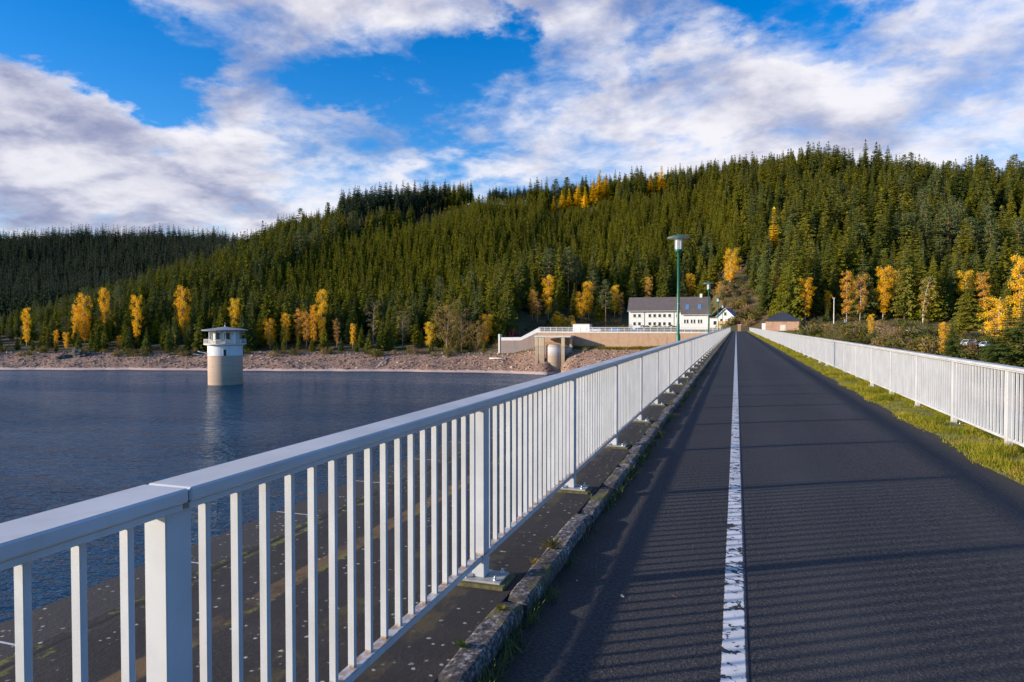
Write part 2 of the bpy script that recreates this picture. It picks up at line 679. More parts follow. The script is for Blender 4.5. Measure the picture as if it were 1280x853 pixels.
def terrain_mat():
    n = NT('hillside_ground')
    co = n.coords('World')
    x, y, z = n.xyz(co)
    f = n.noise(co, 0.45, 7, 0.7)
    g = n.noise(co, 1.7, 6, 0.75)
    scree = n.ramp(g, [(0.34, (0.085, 0.045, 0.030)), (0.46, (0.24, 0.138, 0.090)), (0.58, (0.41, 0.26, 0.18)), (0.72, (0.58, 0.44, 0.34))])
    scree = n.mix(n.val(f, 0.48, 0.7, 0, 0.55), scree, (0.30, 0.15, 0.10))
    zz = n.math('ADD', z, n.math('MULTIPLY', n.math('SUBTRACT', f, 0.5), 0.8))
    c = n.mix(n.val(zz, -12.45, -12.15, 1.0, 0.0), scree, (0.56, 0.40, 0.33))
    wet = n.val(z, -12.98, -12.9, 1.0, 0.0)
    c = n.mix(wet, c, (0.14, 0.085, 0.065))
    litter = n.ramp(g, [(0.3, (0.045, 0.034, 0.016)), (0.5, (0.12, 0.072, 0.028)), (0.7, (0.21, 0.12, 0.04))])
    green = n.ramp(f, [(0.35, (0.04, 0.05, 0.012)), (0.65, (0.11, 0.10, 0.03))])
    floor = n.mix(n.val(n.noise(co, 0.12, 5, 0.65), 0.42, 0.58), litter, green)
    zf = n.math('ADD', z, n.math('MULTIPLY', n.math('SUBTRACT', g, 0.5), 2.6))
    c = n.mix(n.val(zf, -8.6, -7.5), c, floor)
    dv = WB - WA
    nv = Vector((dv.y, -dv.x, 0)).normalized()
    if nv.y > 0:
        nv = -nv
    fr = n.math('ADD', n.math('MULTIPLY', n.math('SUBTRACT', x, WA.x), nv.x), n.math('MULTIPLY', n.math('SUBTRACT', y, WA.y), nv.y))
    fr = n.math('MULTIPLY', n.val(fr, 2.8, 3.6), n.val(x, -76.0, -70.0))
    fr = n.math('MULTIPLY', fr, n.math('LESS_THAN', x, -4.5))
    c = n.mix(fr, c, n.mix(n.val(zz, -12.45, -12.15, 1.0, 0.0), scree, (0.56, 0.40, 0.33)))
    n.base(c).rough(0.95)
    n.bump(g, 0.8, 0.35)
    return n.m


def terrain_bank_mat():
    n = NT('red_scree')
    co = n.coords('World')
    g = n.noise(co, 1.7, 6, 0.75)
    f = n.noise(co, 0.45, 7, 0.7)
    scree = n.ramp(g, [(0.34, (0.085, 0.045, 0.030)), (0.46, (0.24, 0.138, 0.090)), (0.58, (0.41, 0.26, 0.18)), (0.72, (0.58, 0.44, 0.34))])
    n.base(n.mix(n.val(f, 0.48, 0.7, 0, 0.55), scree, (0.30, 0.15, 0.10))).rough(0.95)
    n.bump(g, 0.8, 0.35)
    return n.m


def water_mat():
    n = NT('lake_water')
    co = n.coords('World')
    a = n.noise(co, 1.5, 2, 0.6, 0.5, stretch=(0.8, 1.4, 1))
    b = n.noise(co, 0.50, 3, 0.55, 0.6, stretch=(0.7, 1.5, 1))
    d = n.noise(co, 0.15, 3, 0.5, 0.5, stretch=(0.6, 1.6, 1))
    c = n.noise(co, 4.5, 2, 0.6, 0.3)
    gust = n.val(n.noise(co, 0.02, 4, 0.6, 0.5, stretch=(0.5, 1.4, 1)), 0.38, 0.62, 0.5, 1.25)
    h = n.math('ADD', n.math('ADD', n.math("MULTIPLY", a, 0.22), n.math('MULTIPLY', c, 0.03)), n.math('MULTIPLY', b, 0.42))
    h = n.math('ADD', n.math('MULTIPLY', h, gust), n.math('MULTIPLY', d, 0.42))
    bp = n.bump(h, 1.0, 1.2)
    df = n.N('ShaderNodeBsdfDiffuse')
    df.inputs[0].default_value = (0.004, 0.036, 0.072, 1)
    gl = n.N('ShaderNodeBsdfGlossy')
    gl.inputs['Color'].default_value = (0.60, 0.74, 0.90, 1)
    gl.inputs['Roughness'].default_value = 0.05
    frn = n.N('ShaderNodeFresnel')
    frn.inputs['IOR'].default_value = 1.333
    for sh in (df, gl, frn):
        n.L(bp.outputs[0], sh.inputs['Normal'])
    mx = n.N('ShaderNodeMixShader')
    n.L(frn.outputs[0], mx.inputs[0])
    n.L(df.outputs[0], mx.inputs[1])
    n.L(gl.outputs[0], mx.inputs[2])
    n.L(mx.outputs[0], n.t.nodes['Material Output'].inputs[0])
    n.t.nodes.remove(n.b)
    return n.m


def foliage(name, cols, trans=0.25, rough=0.7, hue=0.03, nscale=0.5, patch=None):
    """leaves or needles: tone varies from plant to plant and from spray to spray"""
    n = NT(name)
    oi = n.N('ShaderNodeObjectInfo')
    co = n.coords('Object')
    pick = n.ramp(oi.outputs['Random'], [(i / max(1, len(cols) - 1), c) for i, c in enumerate(cols)])
    v = n.noise(co, nscale * 3, 4, 0.7)
    hs = n.N('ShaderNodeHueSaturation')
    n.L(pick, hs.inputs['Color'])
    n.L(n.val(v, 0.25, 0.75, 0.66, 1.55, False), hs.inputs['Value'])
    hs.inputs['Saturation'].default_value = 1.0
    n.L(n.val(n.noise(co, nscale * 2, 2, 0.5), 0.3, 0.7, 0.5 - hue, 0.5 + hue, False), hs.inputs['Hue'])
    col = hs.outputs[0]
    out = n.t.nodes['Material Output']
    df = n.N('ShaderNodeBsdfDiffuse')
    tr = n.N('ShaderNodeBsdfTranslucent')
    mx = n.N('ShaderNodeMixShader')
    mx.inputs[0].default_value = trans
    n.L(col, df.inputs[0])
    n.L(col, tr.inputs[0])
    n.L(df.outputs[0], mx.inputs[1])
    n.L(tr.outputs[0], mx.inputs[2])
    n.L(mx.outputs[0], out.inputs[0])
    n.t.nodes.remove(n.b)
    return n.m


def birch_bark():
    n = NT('birch_bark')
    co = n.coords('Object')
    f = n.noise(co, 3, 4, 0.6, stretch=(1, 1, 2.5))
    n.base(n.ramp(f, [(0.36, (0.10, 0.08, 0.07)), (0.46, (0.52, 0.47, 0.42)), (0.7, (0.66, 0.61, 0.56))])).rough(0.8)
    return n.m


def stained_concrete(name, top, mid, bot, z_mid, z_bot):
    """concrete with the tide marks of the reservoir, by height"""
    n = NT(name)
    co = n.coords('World')
    z = n.xyz(co)[2]
    s = n.noise(co, 1.2, 6, 0.65, stretch=(1, 1, 0.1))
    h = n.noise(co, 0.8, 4, 0.6, stretch=(0.15, 0.15, 5))
    g = n.noise(co, 3.0, 6, 0.7)
    zz = n.math('ADD', z, n.math('MULTIPLY', n.math('SUBTRACT', s, 0.5), 0.35))
    c = n.mix(n.val(zz, z_mid - 0.06, z_mid + 0.06, 1.0, 0.0), top, mid)
    c = n.mix(n.val(zz, z_bot - 1.8, z_bot + 1.8, 1.0, 0.0), c, bot)
    c = n.mix(n.val(s, 0.5, 0.75, 0, 0.45), c, tuple(v * 0.5 for v in mid))
    c = n.mix(n.math('MULTIPLY', n.val(h, 0.5, 0.68, 0, 0.45), n.val(zz, z_mid, z_mid + 0.2, 1.0, 0.15)), c, tuple(v * 0.6 for v in bot))
    c = n.mix(n.val(g, 0.45, 0.75, 0, 0.25), c, tuple(v * 0.6 for v in top))
    n.base(c).rough(0.88)
    n.bump(g, 0.25, 0.05)
    return n.m


def brick(name, c1, c2, mortar, scale=5.0):
    n = NT(name)
    co = n.coords('Object')
    b = n.N('ShaderNodeTexBrick')
    b.inputs['Scale'].default_value = scale
    b.inputs['Color1'].default_value = (*c1, 1)
    b.inputs['Color2'].default_value = (*c2, 1)
    b.inputs['Mortar'].default_value = (*mortar, 1)
    b.inputs['Mortar Size'].default_value = 0.02
    x, y, z = n.xyz(co)
    cm = n.N('ShaderNodeCombineXYZ')
    n.L(n.math('ADD', x, y), cm.inputs[0])
    n.L(z, cm.inputs[1])
    n.L(cm.outputs[0], b.inputs['Vector'])
    f = n.noise(co, 1.0, 6, 0.65)
    st = n.noise(co, 0.9, 6, 0.7, stretch=(1, 1, 0.12))
    cc = n.mix(n.val(f, 0.4, 0.75, 0, 0.5), b.outputs[0], tuple(v * 0.6 for v in c1))
    cc = n.mix(n.val(st, 0.5, 0.72, 0, 0.6), cc, tuple(v * 0.42 for v in c1))
    n.base(cc).rough(0.88)
    return n.m


def roof_tiles(name, col, scale=3.0):
    n = NT(name)
    co = n.coords('Object')
    b = n.N('ShaderNodeTexBrick')
    b.inputs['Scale'].default_value = scale
    b.inputs['Color1'].default_value = (*col, 1)
    b.inputs['Color2'].default_value = (*(c * 1.25 for c in col), 1)
    b.inputs['Mortar'].default_value = (*(c * 0.5 for c in col), 1)
    n.L(co, b.inputs['Vector'])
    f = n.noise(co, 0.5, 6, 0.65)
    n.base(n.mix(n.val(f, 0.4, 0.7, 0, 0.4), b.outputs[0], tuple(c * 1.5 for c in col))).rough(0.6)
    return n.m


M = {}
M['white'] = white_metal()
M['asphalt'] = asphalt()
M['line'] = line_paint()
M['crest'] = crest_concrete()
M['kerb'] = kerb_stone()
M['terrain'] = terrain_mat()
M['scree'] = terrain_bank_mat()
M['water'] = water_mat()
M['steel'] = simple('weathered_steel_plate', (0.30, 0.30, 0.29), 0.5, 0.3, 12, 0.2)
M['mortar'] = simple('mossy_mortar_pad', (0.10, 0.085, 0.03), 0.95, 0.6, 14, 0.6)
M['bolt'] = simple('zinc_bolt', (0.55, 0.55, 0.55), 0.35, 0.15, 20, 0, 0.8)
M['green_metal'] = simple('green_lamp_paint', (0.008, 0.115, 0.062), 0.35, 0.2, 6)
M['lamp_under'] = simple('white_lamp_enamel', (0.55, 0.60, 0.60), 0.4, 0.1, 6)
M['lamp_glass'] = simple('frosted_lamp_glass', (0.50, 0.47, 0.45), 0.15, 0.1, 5)
M['glass'] = simple('dark_window_glass', (0.02, 0.03, 0.04), 0.08, 0.3, 2)
M['blue_glass'] = simple('sky_light_glass', (0.10, 0.22, 0.40), 0.08, 0.3, 2)
M['render'] = simple('white_wall_render', (0.78, 0.76, 0.72), 0.85, 0.06, 0.6)
M['frame'] = simple('pale_window_frame', (0.62, 0.62, 0.60), 0.6, 0.06, 2)
M['slate'] = roof_tiles('brown_grey_roof_tiles', (0.125, 0.102, 0.096), 2.5)
M['slate_dark'] = roof_tiles('black_slate_roof', (0.030, 0.036, 0.052), 3.0)
M['brick'] = brick('orange_brick', (0.46, 0.22, 0.12), (0.40, 0.18, 0.10), (0.42, 0.33, 0.26), 4)
M['hut_brick'] = brick('salmon_brick', (0.52, 0.29, 0.18), (0.45, 0.24, 0.15), (0.46, 0.36, 0.28), 4)
M['wall_stone'] = brick('brown_retaining_stone', (0.42, 0.265, 0.165), (0.37, 0.225, 0.14), (0.44, 0.31, 0.21), 1.2)
M['wing_stone'] = stained_concrete('grey_stained_wall', (0.24, 0.17, 0.145), (0.22, 0.18, 0.165), (0.25, 0.21, 0.19), -4.6, -7.5)
M['coping'] = simple('pale_coping_concrete', (0.62, 0.58, 0.52), 0.85, 0.12, 1.5)
M['tower'] = stained_concrete('tide_marked_concrete', (0.72, 0.70, 0.69), (0.50, 0.36, 0.26), (0.42, 0.30, 0.21), -5.75, -9.5)
M['intake'] = stained_concrete('intake_concrete', (0.55, 0.43, 0.28), (0.46, 0.36, 0.25), (0.38, 0.28, 0.19), -4.5, -8.0)
M['drum'] = stained_concrete('drum_concrete', (0.46, 0.37, 0.28), (0.56, 0.52, 0.51), (0.38, 0.27, 0.18), -4.9, -6.9)
M['pale_roof'] = simple('pale_blue_grey_roof', (0.42, 0.45, 0.52), 0.6, 0.1, 1)
M['roof_felt'] = simple('grey_roof_felt', (0.22, 0.23, 0.26), 0.7, 0.2, 0.7)
M['cabin'] = simple('cabin_render', (0.62, 0.53, 0.42), 0.85, 0.1, 1)
M['wood'] = simple('brown_timber', (0.20, 0.11, 0.05), 0.7, 0.3, 4)
M['ochre'] = simple('ochre_timber', (0.50, 0.31, 0.12), 0.75, 0.2, 3)
M['bark'] = simple('conifer_bark', (0.13, 0.085, 0.065), 0.9, 0.4, 2, 0.4)
M['pine_bark'] = simple('orange_pine_bark', (0.27, 0.14, 0.075), 0.9, 0.35, 2, 0.4)
M['greybark'] = simple('grey_twig_bark', (0.27, 0.20, 0.16), 0.9, 0.3, 2)
M['birch_bark'] = birch_bark()
M['spruce'] = foliage('spruce_needles', [(0.125, 0.130, 0.014), (0.185, 0.175, 0.015), (0.070, 0.092, 0.022), (0.220, 0.195, 0.018), (0.105, 0.130, 0.046), (0.155, 0.152, 0.015)], 0.24, nscale=0.25)
M['young'] = foliage('young_spruce_needles', [(0.165, 0.164, 0.012), (0.205, 0.188, 0.014), (0.175, 0.172, 0.014), (0.130, 0.140, 0.014)], 0.26, nscale=0.25)
M['dark_spruce'] = foliage('deep_spruce_needles', [(0.040, 0.060, 0.034), (0.046, 0.066, 0.036), (0.056, 0.070, 0.030)], 0.18, nscale=0.25)
M['pine'] = foliage('pine_needles', [(0.115, 0.140, 0.058), (0.135, 0.150, 0.058), (0.105, 0.132, 0.048)], 0.28)
M['gold'] = foliage('golden_leaves', [(0.82, 0.45, 0.018), (0.84, 0.51, 0.022), (0.78, 0.41, 0.018), (0.78, 0.53, 0.03)], 0.36, hue=0.012, nscale=0.25)
M['amber'] = foliage('amber_leaves', [(0.66, 0.33, 0.05), (0.72, 0.40, 0.05), (0.56, 0.31, 0.08)], 0.40, hue=0.015, nscale=0.25)
M['larch'] = foliage('golden_larch_needles', [(0.86, 0.60, 0.016), (0.88, 0.64, 0.022), (0.84, 0.56, 0.016)], 0.36, hue=0.01)
M['olive'] = foliage('olive_leaves', [(0.22, 0.17, 0.042), (0.28, 0.20, 0.055), (0.17, 0.15, 0.034), (0.14, 0.13, 0.028)], 0.35, hue=0.02)
M['tan'] = foliage('faded_brown_leaves', [(0.32, 0.20, 0.095), (0.24, 0.16, 0.080), (0.38, 0.25, 0.11), (0.19, 0.15, 0.05)], 0.35, hue=0.015)
M['bush'] = foliage('green_bush_leaves', [(0.070, 0.084, 0.016), (0.11, 0.112, 0.020), (0.15, 0.125, 0.028), (0.052, 0.07, 0.018)], 0.32)
M['grass'] = foliage('autumn_grass', [(0.19, 0.18, 0.014), (0.24, 0.20, 0.02)], 0.35, nscale=0.5, hue=0.05)
M['red_leaf'] = foliage('red_leaves', [(0.40, 0.03, 0.03), (0.34, 0.04, 0.03)], 0.3)
M['weed'] = foliage('weed_leaves', [(0.06, 0.11, 0.02), (0.10, 0.13, 0.025)], 0.3, nscale=6)
M['straw'] = foliage('straw_blades', [(0.34, 0.24, 0.05), (0.26, 0.20, 0.04)], 0.3, nscale=4)
M['rubber'] = simple('tyre_rubber', (0.02, 0.02, 0.02), 0.8, 0.2, 5)


# ------------------------------------------------------------------ terrain
def vnoise(x, y, seed):
    xi = np.floor(x).astype(np.int64)
    yi = np.floor(y).astype(np.int64)
    xf = x - xi
    yf = y - yi
    xf = xf * xf * (3 - 2 * xf)
    yf = yf * yf * (3 - 2 * yf)

    def h(a, b):
        n = (a * 374761393 + b * 668265263 + seed * 982451653) & 0x7fffffff
        n = ((n ^ (n >> 13)) * 1274126177) & 0x7fffffff
        n = n ^ (n >> 16)
        return (n % 100003) / 100003.0
    return (h(xi, yi) * (1 - xf) + h(xi + 1, yi) * xf) * (1 - yf) + (h(xi, yi + 1) * (1 - xf) + h(xi + 1, yi + 1) * xf) * yf - 0.5


def fbm(x, y, seed, oct=4):
    s = 0
    a = 1.0
    f = 1.0
    for k in range(oct):
        s = s + a * vnoise(x * f, y * f, seed + k)
        a *= 0.5
        f *= 2.03
    return s


def zt(d, y):          # height of something seen at photo row y, depth d
    return HCAM + (HOR - y) / F * d


# photo column -> (depth, height) control points: water's edge, bank top, terrace, forest edge, crest, behind, valley, far ridge, end
PROF = [
    (-300, (213, -14.6), (231, -8.5), (236, -8), (241, -7.7), (256, -5), (310, -12), (480, -4), (760, 84), (900, 80)),
    (0, (221.5, -14), (243, -8), (248, -7.5), (252, -7), (292, -3.0), (360, -8), (480, 0), (760, 84), (900, 80)),
    (100, (220.5, -14), (242, -8), (247, -7.5), (251, -7), (332, zt(332, 388)), (400, 2), (500, 8), (760, 85), (900, 80)),
    (200, (219.5, -14), (240, -8), (245, -7.5), (249, -7), (370, zt(370, 358)), (440, 18), (520, 18), (760, 85), (900, 80)),
    (280, (218, -14), (238, -8), (243, -7.5), (248, -7), (402, zt(402, 331)), (470, 33), (540, 36), (760, 84), (900, 80)),
    (350, (216, -14), (237, -8), (242, -7.5), (246, -7), (420, zt(420, 313)), (500, 64), (580, 56), (760, 60), (900, 60)),
    (440, (213.5, -14), (236, -8), (240, -7.5), (244, -7), (438, zt(438, 304)), (520, 80), (600, 74), (760, 60), (900, 60)),
    (540, (211, -14), (231, -8), (235, -7.5), (240, -7), (468, zt(468, 280)), (550, 93), (630, 86), (800, 80), (900, 80)),
    (595, (209, -14), (228, -8), (232, -7.6), (238, -7), (480, zt(480, 260)), (560, 100), (640, 95), (800, 80), (900, 80)),
    (640, (206, -14), (224, -7.6), (231, -5.5), (241, -3), (490, zt(490, 262)), (570, 92), (650, 90), (800, 85), (900, 80)),
    (668, (203, -14), (222.5, -5), (227, -.9), (256, 0), (496, zt(496, 260)), (576, 95), (650, 92), (800, 85), (900, 80)),
    (690, (200, -14), (220.6, -3.7), (225, -.7), (258, .2), (500, zt(500, 259)), (580, 96), (650, 92), (800, 85), (900, 80)),
    (800, (184, -14), (209.6, -3.4), (214, -.7), (264, .5), (508, zt(508, 245)), (590, 103), (670, 98), (820, 90), (950, 80)),
    (880, (176, -14), (201.6, -3), (206, -.6), (262, .6), (510, zt(510, 235)), (590, 108), (670, 100), (820, 90), (950, 80)),
    (906, (174, -14), (199.6, -2), (203, -.3), (226, .3), (506, zt(506, 232)), (590, 108), (670, 100), (820, 90), (950, 80)),
    (940, (120, -25), (185, -2), (200, -.3), (222, .6), (500, zt(500, 230)), (580, 108), (660, 100), (820, 90), (950, 80)),
    (1000, (110, -25), (160, -4), (185, -.7), (205, 1), (490, zt(490, 226)), (570, 106), (650, 98), (820, 90), (950, 80)),
    (1150, (90, -25), (125, -7), (165, -1.6), (195, 1), (458, zt(458, 236)), (540, 96), (620, 90), (800, 80), (950, 80)),
    (1280, (80, -25), (110, -10), (150, -4), (185, .5), (428, zt(428, 242)), (510, 88), (590, 84), (770, 80), (950, 80)),
    (1700, (70, -25), (100, -10), (140, -4), (170, 0), (400, 78), (480, 80), (560, 80), (740, 80), (950, 80)),
]
_al, _rr, _zz = [], [], []
for row in PROF:
    phi = math.atan((row[0] - CX) / F)
    _al.append(math.degrees(phi - YAW))
    _rr.append([d / math.cos(phi) for d, z in row[1:]])
    _zz.append([z for d, z in row[1:]])
open_side = ([300, 320, 330, 340, 450, 500, 560, 760, 900], [-14, -8, -7, -6, 2, 0, 0, 10, 8])
for a in (-180, -95):
    _al.append(a)
    _rr.append(list(open_side[0]))
    _zz.append(list(open_side[1]))
_al.append(80)
_rr.append(_rr[len(PROF) - 1])
_zz.append(_zz[len(PROF) - 1])
for a in (130, 180):
    _al.append(a)
    _rr.append(list(open_side[0]))
    _zz.append(list(open_side[1]))
order = np.argsort(_al)
AL = np.array(_al)[order]
RRT = np.array(_rr)[order]
ZZT = np.array(_zz)[order]


def ground(x, y):
    x = np.atleast_1d(np.asarray(x, float))
    y = np.atleast_1d(np.asarray(y, float))
    al = np.degrees(np.arctan2(x, y))
    R = np.hypot(x, y)
    rs = np.stack([np.interp(al, AL, RRT[:, k]) for k in range(9)])
    zs = np.stack([np.interp(al, AL, ZZT[:, k]) for k in range(9)])
    rs = np.concatenate([rs[:1] * 0.5, rs[:1] * 0.88, rs])
    zs = np.concatenate([np.full_like(zs[:1], -34.0), zs[:1] - 9.0, zs])
    z = zs[0].copy()
    for k in range(rs.shape[0] - 1):
        t = np.clip((R - rs[k]) / (rs[k + 1] - rs[k]), 0, 1)
        if k == 5:                       # concave foot, convex shoulder of the hill
            t = t + 0.10 * np.sin(np.pi * t) * (t - 0.35) * 2
        z = np.where(R >= rs[k], zs[k] + (zs[k + 1] - zs[k]) * t, z)
    up = np.clip((R - rs[5]) / 70.0, 0, 1)
    z = z + up * 9.0 * fbm(x / 85.0, y / 85.0, 3, 4) + up * 2.0 * fbm(x / 22.0, y / 22.0, 9, 3)
    bank = np.clip((R - rs[2]) / 6.0, 0, 1) * np.clip((rs[3] + 1 - R) / 8.0, 0, 1)
    z = z + bank * (1.1 * fbm(x / 9.0, y / 9.0, 21, 4))
    dd = x * AX.x + y * AX.y
    uu = CX + F * (x * RX.x + y * RX.y) / np.maximum(dd, 1.0)
    chan = np.exp(-((uu - 697) / 8.0) ** 2) * np.clip((dd - 196) / 3, 0, 1) * np.clip((214 - dd) / 2, 0, 1) * (dd > 1)
    z = z - 4.2 * chan
    return z


def ground1(x, y):
    return float(ground(x, y)[0])


def make_terrain():
    a_in = np.arange(-72, 36, 0.28)
    a_out = np.concatenate([np.arange(-180, -72, 4.0), a_in, np.arange(36, 180.01, 4.0)])
    r = [20, 60, 90, 105]
    while r[-1] < 190:
        r.append(r[-1] + 3.5)
    while r[-1] < 330:
        r.append(r[-1] + 1.5)
    while r[-1] < 1000:
        r.append(r[-1] * 1.012)
    r += [1300, 2000, 4000, 9000]
    r = np.array(r)
    A, RR = np.meshgrid(np.radians(a_out), r, indexing='ij')
    X = RR * np.sin(A)
    Y = RR * np.cos(A)
    Z = ground(X.ravel(), Y.ravel()).reshape(X.shape)
    na, nr = X.shape
    verts = np.stack([X, Y, Z], -1).reshape(-1, 3)
    i, j = np.meshgrid(np.arange(na - 1), np.arange(nr - 1), indexing='ij')
    q = np.stack([i * nr + j, i * nr + j + 1, (i + 1) * nr + j + 1, (i + 1) * nr + j], -1).reshape(-1, 4)
    me = bpy.data.meshes.new('terrain')
    me.from_pydata(verts.tolist(), [], q.tolist())
    me.materials.append(M['terrain'])
    me.polygons.foreach_set('use_smooth', [True] * len(q))
    me.update()
    o = link_mesh('terrain', me)
    tag(o, kind='structure')


make_terrain()
ZW = -13.0
w = MB()
w.add([(-3000, -1500, ZW), (60, -1500, ZW), (60, 600, ZW), (-3000, 600, ZW)], [(0, 1, 2, 3)])
tag(w.build('water', M['water']), kind='structure')

# ------------------------------------------------------------------ dam crest: body, road, line, kerb, paving, verge
Y0, Y1 = -14.0, 206.0
XR = 3.6
RZ = -0.11                 # right railing sits a little lower
dam = MB()
poly = [(-3.74, -0.02), (-3.74, -0.9), (-4.2, -0.95), (-60, -29), (60, -29), (5.2, -0.22), (4.2, -0.06)]
dam.prism(poly, -60, 207)
tag(dam.build('dam_embankment', simple('dam_grass_and_stone', (0.13, 0.12, 0.06), 0.95, 0.4, 1.5, 0.5, world=True)), kind='structure')
rd = MB()
ys = list(np.arange(Y0, Y1 + 1.0, 2.0))
xs = [-1.17, 2.90]
pts = []
for k, yy in enumerate(ys):
    jr = 0.05 * math.sin(yy * 1.7) + 0.03 * math.sin(yy * 4.3)
    pts += [(-1.17, yy, 0.0), (0.9, yy, 0.0), (2.93 + jr, yy, -0.02)]
rd.add(pts, [(3 * k + a, 3 * k + a + 1, 3 * k + a + 4, 3 * k + a + 3) for k in range(len(ys) - 1) for a in (0, 1)])
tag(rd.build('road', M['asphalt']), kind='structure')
ln = MB()
ln.box(-0.062, 0.070, Y0, 205.6, 0.0, 0.004)
tag(ln.build('road_marking', M['line']), kind='structure')
er = MB()
er.box(-10, 12, 207.2, 232, -1.2, -0.02)
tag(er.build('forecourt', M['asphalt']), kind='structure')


def make_kerb():
    mb = MB()
    yy = Y0
    while yy < 205.5:
        Ls = rnd.uniform(0.75, 1.1)
        nseg = 10 if yy < 25 else (5 if yy < 70 else 2)
        prof = [(-1.158, -0.02), (-1.156, 0.05), (-1.160, 0.092), (-1.174, 0.106), (-1.22, 0.108), (-1.275, 0.106), (-1.292, 0.096), (-1.30, 0.02)]
        dx = rnd.uniform(-0.010, 0.010)
        dz = rnd.uniform(-0.014, 0.010)
        v = []
        for s in range(nseg + 1):
            t = s / nseg
            y = yy + 0.012 + (Ls - 0.024) * (t if s in (0, nseg) else (t + (0.03 if s == 1 else (-0.03 if s == nseg - 1 else 0)) * 0 ))
            end = 0.022 if s in (0, nseg) else 0.0
            for k, (x, z) in enumerate(prof):
                j = 0.0045
                v.append((x + dx + rnd.uniform(-j, j), y, z * 0.9 + dz * min(1, z * 12) - end * (1 if z > 0.05 else 0) + (rnd.uniform(-j, j) if z > 0.03 else 0)))
        n = len(prof)
        f = []
        for s in range(nseg):
            for k in range(n - 1):
                f.append((s * n + k, s * n + k + 1, (s + 1) * n + k + 1, (s + 1) * n + k))
        f.append(tuple(range(n)))
        f.append(tuple(range(nseg * n, (nseg + 1) * n))[::-1])
        mb.add(v, [q[::-1] for q in f], 0, False)
        yy += Ls
    tag(mb.build('kerb', M['kerb']), kind='structure')


make_kerb()
cp = MB()
cp.box(-3.28, -1.29, Y0, 206.5, -0.5, 0.085)
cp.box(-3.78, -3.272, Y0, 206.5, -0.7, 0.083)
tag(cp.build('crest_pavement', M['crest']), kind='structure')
vg = MB()
vp = []
for yy in ys:
    jr = 0.05 * math.sin(yy * 1.7) + 0.03 * math.sin(yy * 4.3)
    vp += [(2.86 + jr, yy, -0.06), (3.05 + jr, yy, 0.0), (3.5, yy, 0.01), (4.25, yy, -0.03)]
vg.add(vp, [(4 * k + a, 4 * k + a + 1, 4 * k + a + 5, 4 * k + a + 4) for k in range(len(ys) - 1) for a in range(3)], 0, True)
tag(vg.build('verge', simple('verge_soil', (0.12, 0.115, 0.022), 0.95, 0.5, 5, 0.4, world=True)), kind='structure')


def blades(name, pts, hts, mat, width, lean=0.5, kind='stuff', label=None, cat=None):
    n = len(pts)
    V = np.zeros((n, 3, 3))
    ang = nrs.uniform(0, 2 * np.pi, n)
    ld = nrs.uniform(0, 2 * np.pi, n)
    la = nrs.uniform(0.15, 1.0, n) * lean
    w = width * nrs.uniform(0.6, 1.4, n)
    dx, dy = np.cos(ang) * w, np.sin(ang) * w
    V[:, 0] = pts + np.stack([dx, dy, np.zeros(n)], 1)
    V[:, 1] = pts - np.stack([dx, dy, np.zeros(n)], 1)
    V[:, 2] = pts + np.stack([np.cos(ld) * la * hts, np.sin(ld) * la * hts, hts * np.sqrt(np.maximum(0.15, 1 - la * la))], 1)
    me = bpy.data.meshes.new(name)
    me.from_pydata(V.reshape(-1, 3).tolist(), [], np.arange(3 * n).reshape(-1, 3).tolist())
    me.materials.append(mat)
    me.update()
    o = link_mesh(name, me)
    return tag(o, label, cat, None, kind)


def verge_grass():
    P, H = [], []
    for (ya, yb, dens, h0) in ((8.5, 22, 2300, 0.085), (22, 50, 900, 0.10), (50, 110, 330, 0.12), (110, 206, 130, 0.14)):
        n = int((yb - ya) * 1.15 * dens)
        yy = nrs.uniform(ya, yb, n)
        jr = 0.05 * np.sin(yy * 1.7) + 0.03 * np.sin(yy * 4.3)
        x = 2.90 + jr + nrs.uniform(0, 1.0, n) ** 0.9 * 1.15 + nrs.normal(0, 0.03, n)
        tuft = np.clip(0.75 + 2.6 * fbm(x * 2.6, yy * 1.3, 31, 3), 0.32, 2.4)
        edge = np.clip((x - 2.86 - jr) / 0.25, 0.35, 1)
        P.append(np.stack([x, yy, np.full(n, -0.005)], 1))
        H.append(h0 * tuft * edge * nrs.uniform(0.6, 1.3, n))
    P = np.concatenate(P)
    H = np.concatenate(H)
    w = 0.004 + 0.00016 * P[:, 1]
    blades('verge_grass', P, H, grass_mat(), w, 0.85, label='yellow green grass strip under the right white railing', cat='grass')


def grass_mat():
    n = NT('verge_grass_blades')
    co = n.coords('World')
    a = n.noise(co, 1.6, 4, 0.65)
    b = n.noise(co, 25, 3, 0.6)
    c = n.ramp(a, [(0.30, (0.11, 0.15, 0.014)), (0.45, (0.24, 0.24, 0.022)), (0.58, (0.36, 0.30, 0.035)), (0.72, (0.44, 0.31, 0.08))])
    hs = n.N('ShaderNodeHueSaturation')
    n.L(c, hs.inputs['Color'])
    n.L(n.val(b, 0.3, 0.7, 0.6, 1.4, False), hs.inputs['Value'])
    df = n.N('ShaderNodeBsdfDiffuse')
    tr = n.N('ShaderNodeBsdfTranslucent')
    mx = n.N('ShaderNodeMixShader')
    mx.inputs[0].default_value = 0.35
    n.L(hs.outputs[0], df.inputs[0])
    n.L(hs.outputs[0], tr.inputs[0])
    n.L(df.outputs[0], mx.inputs[1])
    n.L(tr.outputs[0], mx.inputs[2])
    n.L(mx.outputs[0], n.t.nodes['Material Output'].inputs[0])
    n.t.nodes.remove(n.b)
    return n.m


verge_grass()


